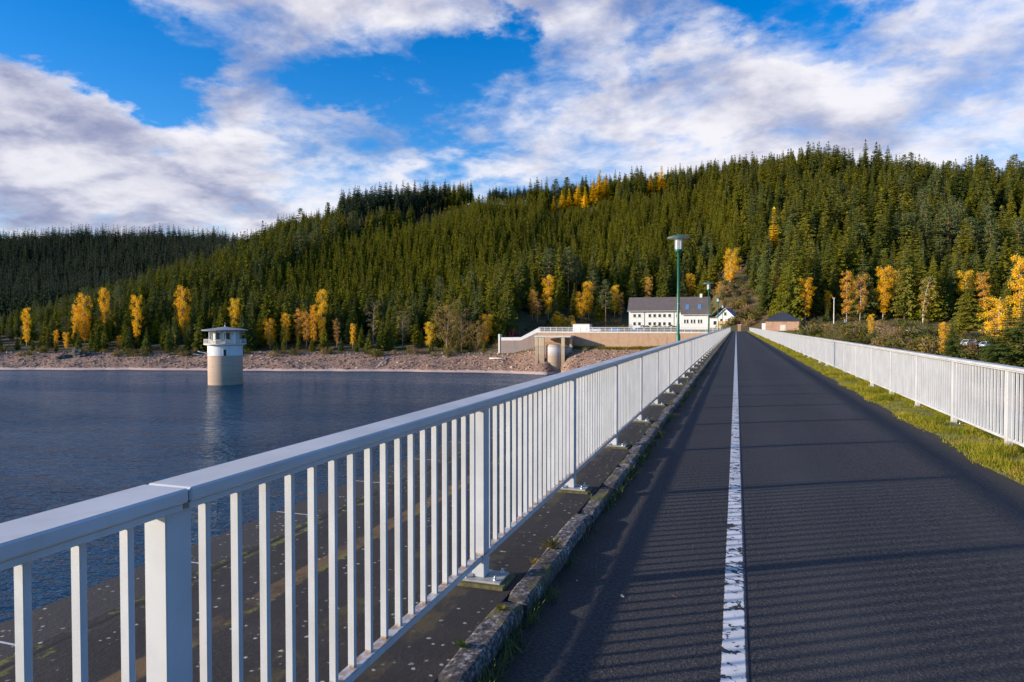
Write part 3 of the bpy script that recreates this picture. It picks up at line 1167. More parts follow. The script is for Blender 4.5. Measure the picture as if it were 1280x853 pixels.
def kerb_weeds():
    P, H = [], []
    for k in range(620):
        yy = 2.0 + 90 * rnd.random() ** 1.7
        if math.sin(yy * 2.1) + math.sin(yy * 0.73 + 1) < -0.3 and rnd.random() < 0.8:
            continue
        x = -1.13 + rnd.uniform(-0.02, 0.06)
        m = rnd.randint(5, 22)
        big = rnd.random() ** 2
        for q in range(m):
            P.append((x + rnd.gauss(0, 0.02), yy + rnd.gauss(0, 0.05), 0.0))
            H.append(rnd.uniform(0.03, 0.09) + 0.12 * big * rnd.random())
    # moss and grass on top of the far kerb run
    for k in range(260):
        yy = 6 + 150 * rnd.random()
        x = -1.34 + rnd.uniform(-0.05, 0.06)
        for q in range(rnd.randint(4, 12)):
            P.append((x + rnd.gauss(0, 0.03), yy + rnd.gauss(0, 0.12), 0.085))
            H.append(rnd.uniform(0.02, 0.07))
    blades('kerb_weeds', np.array(P), np.array(H), kerb_weed_mat(), 0.0035, 0.9, label='thin weeds and grass sprouting along the lichened left kerb', cat='weeds')


def kerb_weed_mat():
    n = NT('kerb_weed_blades')
    co = n.coords('World')
    a = n.noise(co, 2.1, 4, 0.65)
    n.base(n.ramp(a, [(0.35, (0.05, 0.08, 0.014)), (0.5, (0.11, 0.125, 0.02)), (0.62, (0.24, 0.18, 0.04)), (0.72, (0.20, 0.09, 0.03))])).rough(0.8)
    return n.m


kerb_weeds()


# ------------------------------------------------------------------ railings
def make_railing(x0, side, label, first_post, ymin, ymax, base_z, near_lo, near_n):
    """side: +1 when the road is on +x"""
    root = thing('railing', label, 'railing', (x0, 0, base_z), 0, 'white railings along the dam road')
    pitch, nb = 2.5, 17
    k0 = math.ceil((ymin - first_post) / pitch)
    k1 = math.floor((ymax - first_post) / pitch)
    posts = [first_post + pitch * k for k in range(k0, k1 + 1)]
    TOP = 1.14
    hr = MB()
    hl = 2 * pitch
    hr.box(-0.08, 0.08, 0.003, hl - 0.003, TOP - 0.040, TOP, 0, 0.006)
    hr.box(-0.062, 0.066, 0.012, hl - 0.012, TOP - 0.062, TOP - 0.043, 0, 0.002)
    hme = hr.mesh('handrail', M['white'])
    for i in range(0, len(posts) - 1, 2):
        if i + 2 < len(posts):
            link_mesh('handrail', hme, root, (0, posts[i], 0))
    if (len(posts) - 1) % 2:
        h2 = MB()
        h2.box(-0.08, 0.08, 0.003, pitch - 0.003, TOP - 0.040, TOP, 0, 0.006)
        h2.box(-0.062, 0.066, 0.012, pitch - 0.012, TOP - 0.062, TOP - 0.043, 0, 0.002)
        link_mesh('handrail', h2.mesh('handrail_end', M['white']), root, (0, posts[-2], 0))
    bme = MB().box(-0.025, 0.03, 0.05, pitch - 0.05, 0.115, 0.155, 0, 0.003).mesh('bottom_rail', M['white'])
    pm = MB().box(-0.04, 0.04, -0.047, 0.047, 0.012, TOP - 0.062, 0, 0.004).mesh('post', M['white'])
    pl = MB()
    pl.box(-0.12, 0.20 if side > 0 else 0.12, -0.14, 0.14, -0.035, -0.0, 1, 0.008)
    pl.box(-0.10, 0.16 if side > 0 else 0.1, -0.10, 0.10, 0.0, 0.012, 0)
    for sx in (-0.07, 0.12 if side > 0 else 0.07):
        for sy in (-0.07, 0.07):
            pl.lathe([(0.013, 0.012), (0.013, 0.026), (0.007, 0.027), (0.007, 0.042)], 8, sx, sy, 2)
    plm = pl.mesh('base_plate', [M['steel'], M['mortar'], M['bolt']])
    for i, y in enumerate(posts):
        p = link_mesh('post', pm, root, (0, y, 0))
        link_mesh('base_plate', plm, p)
        if i + 1 < len(posts):
            link_mesh('bottom_rail', bme, root, (0, y, 0))
    ball = []
    for y in posts[:-1]:
        for j in range(nb):
            ball.append(y + pitch * (j + 1) / (nb + 1))
    bal = MB().box(-0.0155, 0.0155, -0.0100, 0.0100, 0.154, TOP - 0.060, 0, 0.002)
    bm = bal.mesh('baluster', M['white'])
    near = [y for y in ball if y >= near_lo][:near_n]
    far = [y for y in ball if y not in set(near)]
    for y in near:
        link_mesh('baluster', bm, root, (0, y, 0))
    rest = MB()
    for y in far:
        rest.box(-0.0155, 0.0155, y - 0.0100, y + 0.0100, 0.154, TOP - 0.060)
    o = rest.build('balusters', M['white'], root)
    o['kind'] = 'stuff'
    return root


make_railing(-1.53, 1, 'white metal railing on the lake side of the road, close in front', 1.527, -8.6, 204.5, 0.105, 0.55, 100)
make_railing(XR, -1, 'white metal railing standing in the grass on the valley side', 11.10, 3.0, 204.5, -0.005, 10.0, 100)


# ------------------------------------------------------------------ street lamps
def make_lamp():
    root = thing('street_lamp', 'x', 'street lamp', (0, 0, 0.085), 0, 'green street lamps along the lake side railing')
    root.scale = (0.95, 0.95, 0.97)
    p = MB()
    p.lathe([(0.10, 0), (0.10, 0.05), (0.085, 0.07), (0.085, 1.25), (0.07, 1.33), (0.052, 1.36), (0.048, 4.30), (0.06, 4.32), (0.06, 4.36)], 18)
    pole = p.build('pole', M['green_metal'], root)
    d = MB().box(-0.05, 0.05, -0.0875, -0.080, 0.45, 0.80, 0, 0.003)
    d.build('access_door', M['green_metal'], pole)
    s = MB().lathe([(0.0505, 2.35), (0.0505, 2.47)], 18, caps=False)
    s.build('sticker_band', M['lamp_under'], pole)
    c = MB().lathe([(0.05, 4.34), (0.13, 4.37), (0.15, 4.42), (0.15, 4.47), (0.12, 4.475)], 20)
    c.build('collar', M['green_metal'], root)
    g = MB().lathe([(0.115, 4.475), (0.115, 4.86)], 20)
    lan = g.build('lantern_glass', M['lamp_glass'], root)
    b = MB()
    for i in range(6):
        a = i * math.pi / 3 + 0.2
        b.box(-0.010, 0.010, -0.010, 0.010, 4.475, 4.88, 0, 0, Matrix.Translation((0.130 * math.cos(a), 0.130 * math.sin(a), 0)))
    b.build('guard_bars', M['lamp_under'], lan)
    h = MB()
    h.lathe([(0.10, 4.865), (0.40, 4.885), (0.425, 4.905)], 28, mi=1)
    h.lathe([(0.425, 4.906), (0.41, 4.925), (0.22, 4.985), (0.05, 5.01), (0.045, 5.04)], 28, mi=0)
    h.build('lamp_shade', [M['green_metal'], M['lamp_under']], root)
    return root


lamp = make_lamp()
LAMPL = ['green street lamp nearest the camera, rising tallest behind the white railing',
         'second green street lamp along the railing, in front of the long white house',
         'third green street lamp along the railing, in front of the white annex',
         'farthest and smallest green street lamp, in front of the villa at the dam end']
for i, yy in enumerate((25.2, 53.4, 81.7, 110.0)):
    o = lamp if i == 0 else copy_tree(lamp)
    o.location = (-1.98, yy, 0.085)
    o.rotation_euler = (0, 0, i * 0.4)
    o['label'] = LAMPL[i]


# ------------------------------------------------------------------ intake tower in the lake
def make_tower():
    x, y = at(281.5, 171)
    root = thing('intake_tower', 'round concrete intake tower with a flat conical roof standing in the lake', 'tower', (x, y, ZW))
    face = math.atan2(-y, -x)      # towards the dam
    root.rotation_euler = (0, 0, face)
    z = lambda w: w - ZW
    MB().lathe([(4.08, -12), (4.08, z(-3.3))], 48).build('shaft', M['tower'], root)
    dr = MB()
    dr.box(3.98, 4.18, -0.55, 0.35, z(-5.75), z(-4.0), 0, 0.02)
    sd = dr.build('shaft_door', M['frame'], root)
    MB().box(4.05, 4.21, -0.38, 0.18, z(-5.72), z(-4.25)).build('door_leaf', M['glass'], sd)
    MB().lathe([(4.15, z(-3.3)), (5.0, z(-3.05)), (5.0, z(-2.8)), (3.5, z(-2.79))], 48).build('gallery_slab', M['coping'], root)
    g = MB()
    for k in range(28):
        a = 2 * math.pi * k / 28
        g.tube([(4.9 * math.cos(a), 4.9 * math.sin(a), z(-2.8)), (4.9 * math.cos(a), 4.9 * math.sin(a), z(-1.75))], [0.04, 0.04], 5)
    for hh in (-1.75, -2.1, -2.45):
        ring = [(4.9 * math.cos(2 * math.pi * k / 36), 4.9 * math.sin(2 * math.pi * k / 36), z(hh)) for k in range(37)]
        g.tube(ring, [0.045] * 37, 5)
    g.build('gallery_railing', M['frame'], root)
    cab = MB().lathe([(3.72, z(-2.79)), (3.72, z(0.25))], 10, smooth=False)
    cb = cab.build('cabin_wall', M['cabin'], root)
    for ang, wdt, lo, hi, nm in ((0.12, 0.62, -1.9, -0.1, 'window'), (-0.48, 0.60, -1.9, -0.1, 'window'), (0.50, 0.45, -2.75, -0.75, 'door'), (-1.15, 0.55, -1.9, -0.1, 'window'), (1.2, 0.55, -1.9, -0.1, 'window')):
        mt = Matrix.Rotation(ang, 4, 'Z')
        f = MB().box(3.5, 3.80, -wdt - 0.1, wdt + 0.1, z(lo) - 0.08, z(hi) + 0.08, 0, 0.01, mt).build(nm, M['frame'], root)
        MB().box(3.6, 3.83, -wdt, wdt, z(lo), z(hi), 0, 0, mt).build('pane' if nm == 'window' else 'door_leaf', M['glass'] if nm == 'window' else M['lamp_under'], f)
    pil = MB()
    for k in range(10):
        a = 2 * math.pi * k / 10
        pil.box(3.60, 3.86, -0.16, 0.16, z(-2.79), z(0.25), 0, 0.01, Matrix.Rotation(a, 4, 'Z'))
    pil.build('pilasters', M['render'], root)
    r = MB().lathe([(3.7, z(0.22)), (5.42, z(0.36)), (5.48, z(0.55)), (5.4, z(0.62)), (0.3, z(1.35)), (0.22, z(1.45))], 48, smooth=False)
    rf = r.build('roof', M['roof_felt'], root)
    MB().lathe([(0.16, z(1.40)), (0.10, z(1.75)), (0.03, z(1.8)), (0.03, z(2.5))], 8).build('finial', M['frame'], rf)
    # little outrigger on the left
    o = MB()
    o.tube([(1.0, -4.0, z(-5.3)), (1.6, -6.2, z(-4.6))], [0.12, 0.1], 6)
    o.build('outrigger', M['render'], root)


make_tower()


# ------------------------------------------------------------------ promenade wall, railings and intake
WA = Vector((-3.4, 207.5, 0))
wx, wy = at(676, 222)
WB = Vector((wx, wy, 0))


def make_promenade():
    d = (WB - WA)
    Ln = d.length
    rz = math.atan2(d.y, d.x)
    root = thing('retaining_wall', 'long brown stone retaining wall with pale coping below the promenade', 'wall', WA, rz)
    # local: x runs along the wall to the left; +y local points towards the camera after the turn (rz about 180)
    MB().box(0.5, Ln, -0.2, 2.2, -9, -0.62).build('wall_face', M['wall_stone'], root)
    MB().box(0.45, Ln + 0.1, -1.0, 2.35, -0.62, -0.28, 0, 0.03).build('coping', M['coping'], root)
    rl = thing('promenade_railing', 'low white railing on the pale coping of the brown promenade wall', 'railing', WA, rz)
    bars = MB()
    bars.box(0.6, Ln, 1.92, 2.02, 1.02, 1.14)
    bars.box(0.6, Ln, 1.95, 1.99, 0.42, 0.50)
    bars.box(0.6, Ln, 1.95, 1.99, -0.16, -0.08)
    bars.build('rails', M['white'], rl)
    n = int(Ln / 2.0)
    pm = MB().box(-0.07, 0.07, 1.90, 2.04, -0.28, 1.02).mesh('post', M['white'])
    for k in range(n + 1):
        link_mesh('post', pm, rl, (0.7 + k * (Ln - 0.8) / n, 0, 0))
    bl = MB()
    kk = 0.9
    while kk < Ln - 0.1:
        bl.box(kk - 0.03, kk + 0.03, 1.955, 1.985, -0.08, 1.02)
        kk += 0.28
    b = bl.build('balusters', M['white'], rl)
    b['kind'] = 'stuff'
    # stepped wing wall running down to the left
    wroot = thing('wing_wall', 'grey stained wing wall stepping down to the lake with a pale parapet', 'wall', WB, rz)
    poly = [(-0.4, -9), (-0.4, -0.6), (0.6, -0.6), (6.4, -3.2), (14.0, -3.3), (14.0, -9.5)]
    MB().prism(poly, 0.2, 1.6).build('wall_face', M['wing_stone'], wroot)
    cop = [(-0.4, -0.6), (-0.4, 0.75), (0.6, 0.75), (6.4, -2.15), (14.0, -2.3), (14.0, -3.3), (6.4, -3.2), (0.6, -0.6)]
    MB().prism(cop, 1.1, 1.5).build('parapet', M['white'], wroot)
    MB().box(13.9, 14.5, 0.0, 1.8, -9.5, -1.2, 0, 0.03).build('end_pier', M['coping'], wroot)
    # promenade paving behind the wall
    pv = MB()
    v = []
    for (xx, yy) in ((0.3, 0.9), (Ln + 1, 0.9), (Ln + 1, -26), (0.3, -26)):
        v.append((xx, yy, -0.5))
    tp = v
    bt = [(a, b, -1.4) for a, b, c in v]
    pv.add(tp + bt, [(0, 1, 2, 3), (0, 4, 5, 1), (1, 5, 6, 2), (2, 6, 7, 3), (3, 7, 4, 0)])
    tag(pv.build('promenade', simple('promenade_paving', (0.16, 0.14, 0.12), 0.9, 0.2, 1), None, WA, rz), kind='structure')
    return rz


PRZ = make_promenade()


def make_intake():
    x, y = at(692.5, 212.5)
    root = thing('spillway_intake', 'open concrete intake pavilion with piers and a flat roof around a drum', 'intake', (x, y, 0), 0.10)
    root.scale = (0.88, 0.88, 1.0)
    # local -y faces the camera
    MB().box(-6.4, 6.4, -3.6, 4.2, -1.95, -1.45, 0, 0.04).build('roof_slab', M['coping'], root)
    pp = [(-6.2, -5.1, -3.4, -2.6), (-4.6, -2.9, -3.4, -2.6), (-6.2, -5.2, 2.6, 3.4), (3.1, 4.3, -3.4, -2.4), (5.5, 6.2, 0.5, 2.9)]
    for (a, b, c, d) in pp:
        MB().box(a, b, c, d, -13.5, -1.95, 0, 0.05).build('pier', M['intake'], root)
    dr = MB().lathe([(3.05, -14), (3.05, -4.6), (2.75, -4.5), (2.75, -4.2)], 40, 0.4, -0.7)
    dr.build('drum', M['drum'], root)
    MB().prism([(3.2, -4.7), (6.6, -4.7), (3.3, -10.0)], 0.0, 2.6).build('spill_flank', M['drum'], root)
    MB().box(-5.6, 6.2, 3.0, 3.7, -12, -3.6).build('back_wall', M['wall_stone'], root)


make_intake()


# ------------------------------------------------------------------ buildings
def window_part(parent, x, z, w, h, y, pane=None, fr=None, name='window'):
    f = MB().box(x - w / 2 - 0.08, x + w / 2 + 0.08, y - 0.05, y + 0.1, z - 0.08, z + h + 0.08, 0, 0.01).build(name, fr or M['frame'], parent)
    MB().box(x - w / 2, x + w / 2, y - 0.075, y - 0.04, z, z + h).build('pane', pane or M['glass'], f)
    s = MB().box(x - w / 2 - 0.14, x + w / 2 + 0.14, y - 0.14, y - 0.052, z - 0.16, z - 0.082).build('sill', M['coping'], f)
    return f


def make_house():
    d = 252.0
    xl, yl = at(786, d + 3)
    xr, yr = at(886, d - 5)
    dv = Vector((xr - xl, yr - yl, 0))
    Ln = dv.length
    rz = math.atan2(dv.y, dv.x)
    root = thing('long_house', 'long white two storey house with a brown grey tiled roof', 'house', (xl, yl, -0.6), rz)
    b = 0.6
    xs = Ln * 0.655
    zeL, zeR, zr = 7.35 + b, 5.9 + b, 12.3 + b
    dep = 10.5
    w = MB()
    # left, taller front; right, lower front under the long roof
    w.prism([(0, -1), (xs, -1), (xs, zeL), (0, zeL)], 0, dep)
    gp = [(0.0, -1), (dep, -1), (dep, zeL), (dep / 2, zr - 0.35), (0.0, zeL)]
    w.add([(0.02, p[0], p[1]) for p in gp] + [(0.3, p[0], p[1]) for p in gp], [tuple(range(5)), tuple(range(5, 10))[::-1]])
    w.build('wall', M['render'], root)
    w2 = MB()
    w2.prism([(xs + 0.003, 0.9), (Ln, 0.9), (Ln, zeR), (xs + 0.003, zeR)], -1.4, dep)
    gp = [(-1.4, 0.9), (dep, 0.9), (dep, zeL), (dep / 2, zr - 0.35), (-1.4, zeR)]
    w2.add([(Ln + 0.02, p[0], p[1]) for p in gp] + [(Ln - 0.3, p[0], p[1]) for p in gp], [tuple(range(5)), tuple(range(5, 10))[::-1]])
    w2.build('front_wing_wall', M['render'], root)
    MB().box(xs - 0.02, Ln + 0.06, -1.46, dep, -1, 0.9).build('plinth', M['brick'], root)
    r = MB()
    def slope(x0, x1, y0, z0):
        r.add([(x0, y0, z0), (x1, y0, z0), (x1, dep / 2, zr), (x0, dep / 2, zr), (x0, y0, z0 - 0.25), (x1, y0, z0 - 0.25), (x1, dep / 2, zr - 0.25), (x0, dep / 2, zr - 0.25)],
              [(0, 1, 2, 3), (4, 7, 6, 5), (0, 4, 5, 1), (1, 5, 6, 2), (0, 3, 7, 4)])
    s = (zr - zeL) / (dep / 2)
    slope(-0.5, xs, -0.7, zeL - 0.7 * s * 0.9 + 0.25)
    slope(xs + 0.003, Ln + 0.45, -2.0, zeR - 0.15)
    r.add([(-0.5, dep + 0.7, zeL - 0.3), (Ln + 0.45, dep + 0.7, zeL - 0.3), (Ln + 0.45, dep / 2, zr + 0.01), (-0.5, dep / 2, zr + 0.01)], [(0, 3, 2, 1)])
    rf = r.build('roof', M['slate'], root)
    gt = MB()
    gt.box(-0.5, xs, -0.86, -0.72, zeL - 0.45, zeL - 0.28)
    gt.box(xs + 0.01, Ln + 0.45, -2.16, -2.02, zeR - 0.45, zeR - 0.28)
    gt.build('gutter', M['frame'], rf)
    MB().box(Ln * 0.885, Ln * 0.915, dep / 2 - 0.4, dep / 2 + 0.4, zr - 0.3, zr + 1.1, 0, 0.03).build('chimney', M['render'], rf)
    for u in (0.735, 0.885):
        x = Ln * u
        t0, t1 = 0.28, 0.55
        ya, za = -2.0 + (dep / 2 + 2.0) * t0, zeR - 0.15 + (zr - zeR + 0.15) * t0
        yb, zb = -2.0 + (dep / 2 + 2.0) * t1, zeR - 0.15 + (zr - zeR + 0.15) * t1
        q = MB()
        q.add([(x - 0.6, ya, za + 0.10), (x + 0.6, ya, za + 0.10), (x + 0.6, yb, zb + 0.10), (x - 0.6, yb, zb + 0.10), (x - 0.6, ya, za - 0.1), (x + 0.6, ya, za - 0.1), (x + 0.6, yb, zb - 0.1), (x - 0.6, yb, zb - 0.1)],
              [(0, 1, 2, 3), (0, 4, 5, 1), (1, 5, 6, 2), (2, 6, 7, 3), (3, 7, 4, 0)])
        q.build('skylight', M['blue_glass'], rf)
    for zz in (2.0 + b - 0.2, 4.9 + b - 0.1):
        for px in (210, 262, 372, 423, 476, 526, 580):
            window_part(root, (px - 150) / (985 - 150) * Ln, zz, 0.85, 1.05, 0.0)
    window_part(root, (658 - 150) / 835 * Ln, 4.9 + b - 0.1, 0.5, 1.05, 0.0)
    for px in (740, 767, 808, 837, 880, 907):
        window_part(root, (px - 150) / 835 * Ln, 2.55 + b, 0.5, 1.25, -1.4)
    for px in (313, 625):
        x = (px - 150) / 835 * Ln
        MB().tube([(x, -0.12, -1), (x, -0.12, zeL - 0.3)], [0.06, 0.06], 6).build('downpipe', M['slate'], root)
    # door under the junction
    x = (670 - 150) / 835 * Ln
    MB().box(x - 0.55, x + 0.55, -0.09, 0.02, 0, 2.9).build('door', M['wood'], root)
    # white annex to the right
    ax, ay = at(886.5, d - 7)
    an = thing('annex', 'low white annex with brick plinth and one dark window beside the house', 'building', (ax, ay, -0.6), rz)
    MB().box(0.1, 5.0, 0.1, 7, 1.5, 5.0).build('wall', M['render'], an)
    MB().box(0.06, 5.04, 0.05, 7.05, -1, 1.5).build('plinth', M['brick'], an)
    MB().box(-0.1, 5.3, -0.3, 7.3, 5.0, 5.35).build('roof', M['slate'], an)
    window_part(an, 1.9, 2.6, 0.95, 1.25, 0.1)
    # villa at the dam end
    vx, vy = at(896, d - 16)
    v = thing('villa', 'small white gabled villa with an ochre timber balcony at the end of the dam', 'house', (vx, vy, -0.6), rz - 0.25)
    bw = MB()
    bw.prism([(0, -0.5), (5.6, -0.5), (5.6, 5.4), (2.8, 8.0), (0, 5.4)], 0, 8)
    bw.build('wall', M['render'], v)
    vr = MB()
    for sx in (-1, 1):
        e = 2.8 + sx * 3.2
        vr.add([(2.8, -0.6, 8.32), (e, -0.6, 5.3), (e, 8.4, 5.3), (2.8, 8.4, 8.32), (2.8, -0.6, 8.08), (e, -0.6, 5.06), (e, 8.4, 5.06), (2.8, 8.4, 8.08)],
               [(0, 1, 2, 3), (4, 7, 6, 5), (0, 4, 5, 1), (1, 5, 6, 2), (2, 6, 7, 3)])
    vr.build('roof', M['pale_roof'], v)
    MB().box(0.6, 5.0, -1.3, -0.02, 2.6, 2.8).build('balcony_floor', M['wood'], v)
    bf = MB()
    bf.box(0.6, 5.0, -1.3, -1.22, 2.8, 3.75)
    bf.box(0.6, 0.68, -1.22, -0.02, 2.8, 3.75)
    bf.box(4.92, 5.0, -1.22, -0.02, 2.8, 3.75)
    bf.build('balcony_front', M['ochre'], v)
    MB().box(0.5, 4.6, -0.10, -0.02, -0.2, 2.55).build('timber_cladding', M['ochre'], v)
    window_part(v, 1.5, 3.3, 0.8, 1.3, 0.0)
    window_part(v, 4.1, 3.3, 0.8, 1.3, 0.0)
    window_part(v, 2.8, 5.7, 0.8, 1.1, 0.0)


make_house()


def make_hut():
    d = 203.0
    x, y = at(978, d)
    root = thing('brick_hut', 'small salmon brick hut with a dark hipped slate roof beside the road end', 'hut', (x, y, -0.2), -0.10)
    w, dp, h = 4.6, 3.2, 3.35
    MB().box(-w, w, -dp, dp, -2.5, h).build('wall', M['hut_brick'], root)
    r = MB()
    e = 0.45
    zz = h + 0.02
    r.add([(-w - e, -dp - e, zz), (w + e, -dp - e, zz), (w + e, dp + e, zz), (-w - e, dp + e, zz), (-0.9, 0, h + 2.4), (0.9, 0, h + 2.4),
           (-w - e, -dp - e, zz - 0.16), (w + e, -dp - e, zz - 0.16), (w + e, dp + e, zz - 0.16), (-w - e, dp + e, zz - 0.16)],
          [(0, 1, 5, 4), (1, 2, 5), (2, 3, 4, 5), (3, 0, 4), (0, 6, 7, 1), (1, 7, 8, 2), (2, 8, 9, 3), (3, 9, 6, 0), (6, 9, 8, 7)])
    r.build('roof', M['slate_dark'], root)
    dd = MB().box(-0.55, 1.0, -dp - 0.06, -dp + 0.02, -0.2, 2.05, 0, 0.01).build('door', M['coping'], root)
    MB().box(0.72, 0.80, -dp - 0.10, -dp - 0.06, 0.85, 1.05).build('handle', M['steel'], dd)
    MB().box(-w - 1.1, -w - 0.02, -1.5, 0.6, -1, 2.5).build('meter_box', M['render'], root)


make_hut()

# white shed behind the promenade railing
sx_, sy_ = at(728, 231)
sh = thing('storage_shed', 'flat roofed white storage shed behind the promenade railing', 'shed', (sx_, sy_, -0.5), -0.1)
MB().box(-2.9, 2.9, -1.5, 1.5, 0, 2.5).build('wall', M['render'], sh)
MB().box(-3.05, 3.05, -1.65, 1.65, 2.5, 2.68, 0, 0.02).build('roof', M['coping'], sh)
MB().box(2.9, 2.96, -0.9, 0.9, 0.05, 2.2).build('side_door', M['glass'], sh)

# brick gate pier at the end of the road, and a light mast and sign on the right
gx, gy = 0.9, 209.0
gp_ = thing('gate_pier', 'short brick pier with a pale cap at the far end of the road', 'pier', (gx, gy, -0.1))
MB().box(-0.45, 0.45, -0.4, 0.4, 0, 1.9, 0, 0.01).build('pier_body', M['brick'], gp_)
MB().box(-0.55, 0.55, -0.5, 0.5, 1.9, 2.05, 0, 0.02).build('pier_cap', M['coping'], gp_)
mx_, my_ = at(1042, 204)
mz_ = ground1(mx_, my_)
ms = thing('light_mast', 'tall pale concrete light mast among the birches', 'mast', (mx_, my_, mz_))
MB().lathe([(0.17, -0.3), (0.11, 8.3)], 10).build('pole', M['coping'], ms)
MB().box(-0.45, 0.25, -0.14, 0.14, 8.3, 8.5, 0, 0.03).build('lamp_head', M['frame'], ms)
qx, qy = at(1056, 200)
qz = ground1(qx, qy)
sg = thing('information_sign', 'small blue and white sign on a thin post beside the mast', 'sign', (qx, qy, qz))
MB().lathe([(0.035, 0), (0.035, 2.6)], 8).build('post', M['frame'], sg)
pn = MB().box(-0.25, 0.25, -0.06, -0.037, 1.75, 2.5, 0, 0.01).build('panel', M['frame'], sg)
MB().box(-0.20, 0.20, -0.075, -0.061, 1.82, 2.43).build('blue_field', simple('sign_blue', (0.05, 0.18, 0.45), 0.5, 0.05), pn)


# ------------------------------------------------------------------ parked cars
def make_car(col, name, label, u, d, rz, zoff=0.0, z=None):
    x, y = at(u, d)
    gz = ground1(x, y) if z is None else z
    root = thing('parked_car', label, 'car', (x, y, gz + zoff), rz, 'cars parked around the forest edge')
    paint = simple(name, col, 0.25, 0.05, 2)
    prof = [(-2.15, 0.35), (-2.18, 0.75), (-2.05, 0.92), (-1.2, 1.0), (0.9, 0.98), (1.9, 0.82), (2.15, 0.6), (2.12, 0.32)]
    MB().prism(prof, -0.85, 0.85).build('body', paint, root)
    g = MB()
    lo = [(-1.95, -0.80, 0.95), (1.0, -0.80, 0.97), (1.0, 0.80, 0.97), (-1.95, 0.80, 0.95)]
    hi = [(-1.5, -0.62, 1.44), (0.25, -0.62, 1.46), (0.25, 0.62, 1.46), (-1.5, 0.62, 1.44)]
    g.add(lo + hi, [(0, 1, 5, 4), (1, 2, 6, 5), (2, 3, 7, 6), (3, 0, 4, 7)])
    g.build('windows', M['glass'], root)
    rf = MB()
    rf.box(-1.5, 0.25, -0.63, 0.63, 1.44, 1.50, 0, 0.02)
    for sx0, sx1 in ((-1.95, -1.5), (1.0, 0.25)):
        for sy in (-1, 1):
            rf.tube([(sx0, sy * 0.80, 0.97), (sx1, sy * 0.63, 1.46)], [0.05, 0.05], 5)
    rf.build('roof', paint, root)
    for wx_ in (-1.3, 1.35):
        for sy in (-1, 1):
            t = MB()
            t.tube([(wx_, sy * 0.68, 0.32), (wx_, sy * 0.90, 0.32)], [0.32, 0.32], 16)
            wo = t.build('wheel', M['rubber'], root)
            MB().tube([(wx_, sy * 0.88, 0.32), (wx_, sy * 0.92, 0.32)], [0.19, 0.19], 12).build('rim', M['bolt'], wo)
    for sy in (-0.6, 0.6):
        MB().box(2.06, 2.16, sy - 0.16, sy + 0.16, 0.58, 0.72, 0, 0.02).build('headlight', M['lamp_under'], root)


make_car((0.02, 0.16, 0.42), 'blue_car_paint', 'bright blue car behind the promenade railing near the white shed', 769, 224, 2.9, z=-0.45)
make_car((0.03, 0.08, 0.30), 'deep_blue_car_paint', 'dark blue car below the left end of the white house', 797, 229, 3.0, z=-0.6)
make_car((0.45, 0.46, 0.48), 'silver_car_paint', 'silver car by the white shed corner behind the railing', 745, 227, 2.9, z=-0.5)
make_car((0.75, 0.75, 0.75), 'white_car_paint', 'white car parked under the leaning birch on the right', 1152, 176, 1.2, 0.1)
make_car((0.62, 0.64, 0.66), 'pale_car_paint', 'pale car with its dark front left of the white one', 1137, 178, 1.9, 0.1)
make_car((0.55, 0.62, 0.72), 'pale_blue_car_paint', 'pale blue car beside the wide spruce on the right', 1214, 150, 0.6, 1.0)
make_car((0.70, 0.72, 0.74), 'light_car_paint', 'light car half hidden right of the pale blue one', 1238, 148, 0.5, 1.0)


# ------------------------------------------------------------------ trees
def rn(a, b):
    return rnd.uniform(a, b)


def conifer_mesh(H, R, z0, whorls, nbr, stations, name, mat, droop=0.25, power=0.85, spray=0.34, gap=0.0, jitter=0.22):
    mb = MB()
    V, Fc = [], []

    def tri(a, b, c):
        i = len(V)
        V.extend((a, b, c))
        Fc.append((i, i + 1, i + 2))
    side_bias = rn(0, 6.28)
    for k in range(whorls):
        t = (k + rn(-0.3, 0.3)) / whorls
        t = min(max(t, 0.0), 0.985)
        z = z0 + (H - z0) * t
        env = R * (1 - t) ** power * (0.62 + 0.38 * min(1, t / 0.12))
        n = max(4, int(nbr * (0.55 + 0.45 * (1 - t))))
        ph = rn(0, 6.28)
        for j in range(n):
            if rnd.random() < gap:
                continue
            a = ph + 2 * math.pi * (j + rn(-0.35, 0.35)) / n
            Lb = env * rn(1 - jitter * 1.6, 1 + jitter) * (1 + 0.10 * math.cos(a - side_bias))
            Lb = max(Lb, 0.45)
            dp = droop * rn(0.6, 1.4)
            ca, sa = math.cos(a), math.sin(a)
            px, py = -sa, ca
            up0 = 0.10 * Lb * (t > 0.7)

            def pt(s, lat=0.0, dz=0.0):
                r = Lb * s
                zz = z + up0 * s - dp * Lb * (s ** 1.3) + 0.10 * dp * Lb * s * s + dz
                return (ca * r + px * lat, sa * r + py * lat, zz)
            for s in range(stations):
                s0 = 0.12 + 0.88 * s / stations
                s1 = 0.12 + 0.88 * (s + 1.25) / stations
                wv = spray * Lb * (1.05 - 0.65 * s / stations) * rn(0.7, 1.25) + 0.10
                lz = -rn(0.45, 0.95) * wv - rn(0, 0.05) * Lb
                tri(pt(s0), pt(s1), pt((s0 + s1) / 2 + 0.10, wv, lz))
                tri(pt(s1), pt(s0), pt((s0 + s1) / 2 + 0.10, -wv, lz))
            tri(pt(0.86, 0.06 * Lb), pt(0.86, -0.06 * Lb), pt(1.12, 0, -0.02))
    # leader shoot
    for j in range(6):
        a = rn(0, 6.28)
        tri((0.05 * math.cos(a), 0.05 * math.sin(a), H - 0.9), (0.42 * math.cos(a), 0.42 * math.sin(a), H - 0.9 + rn(-0.3, 0.2)), (0, 0, H + rn(-0.2, 0.15)))
    mb.add(V, Fc)
    return mb.mesh(name, mat)


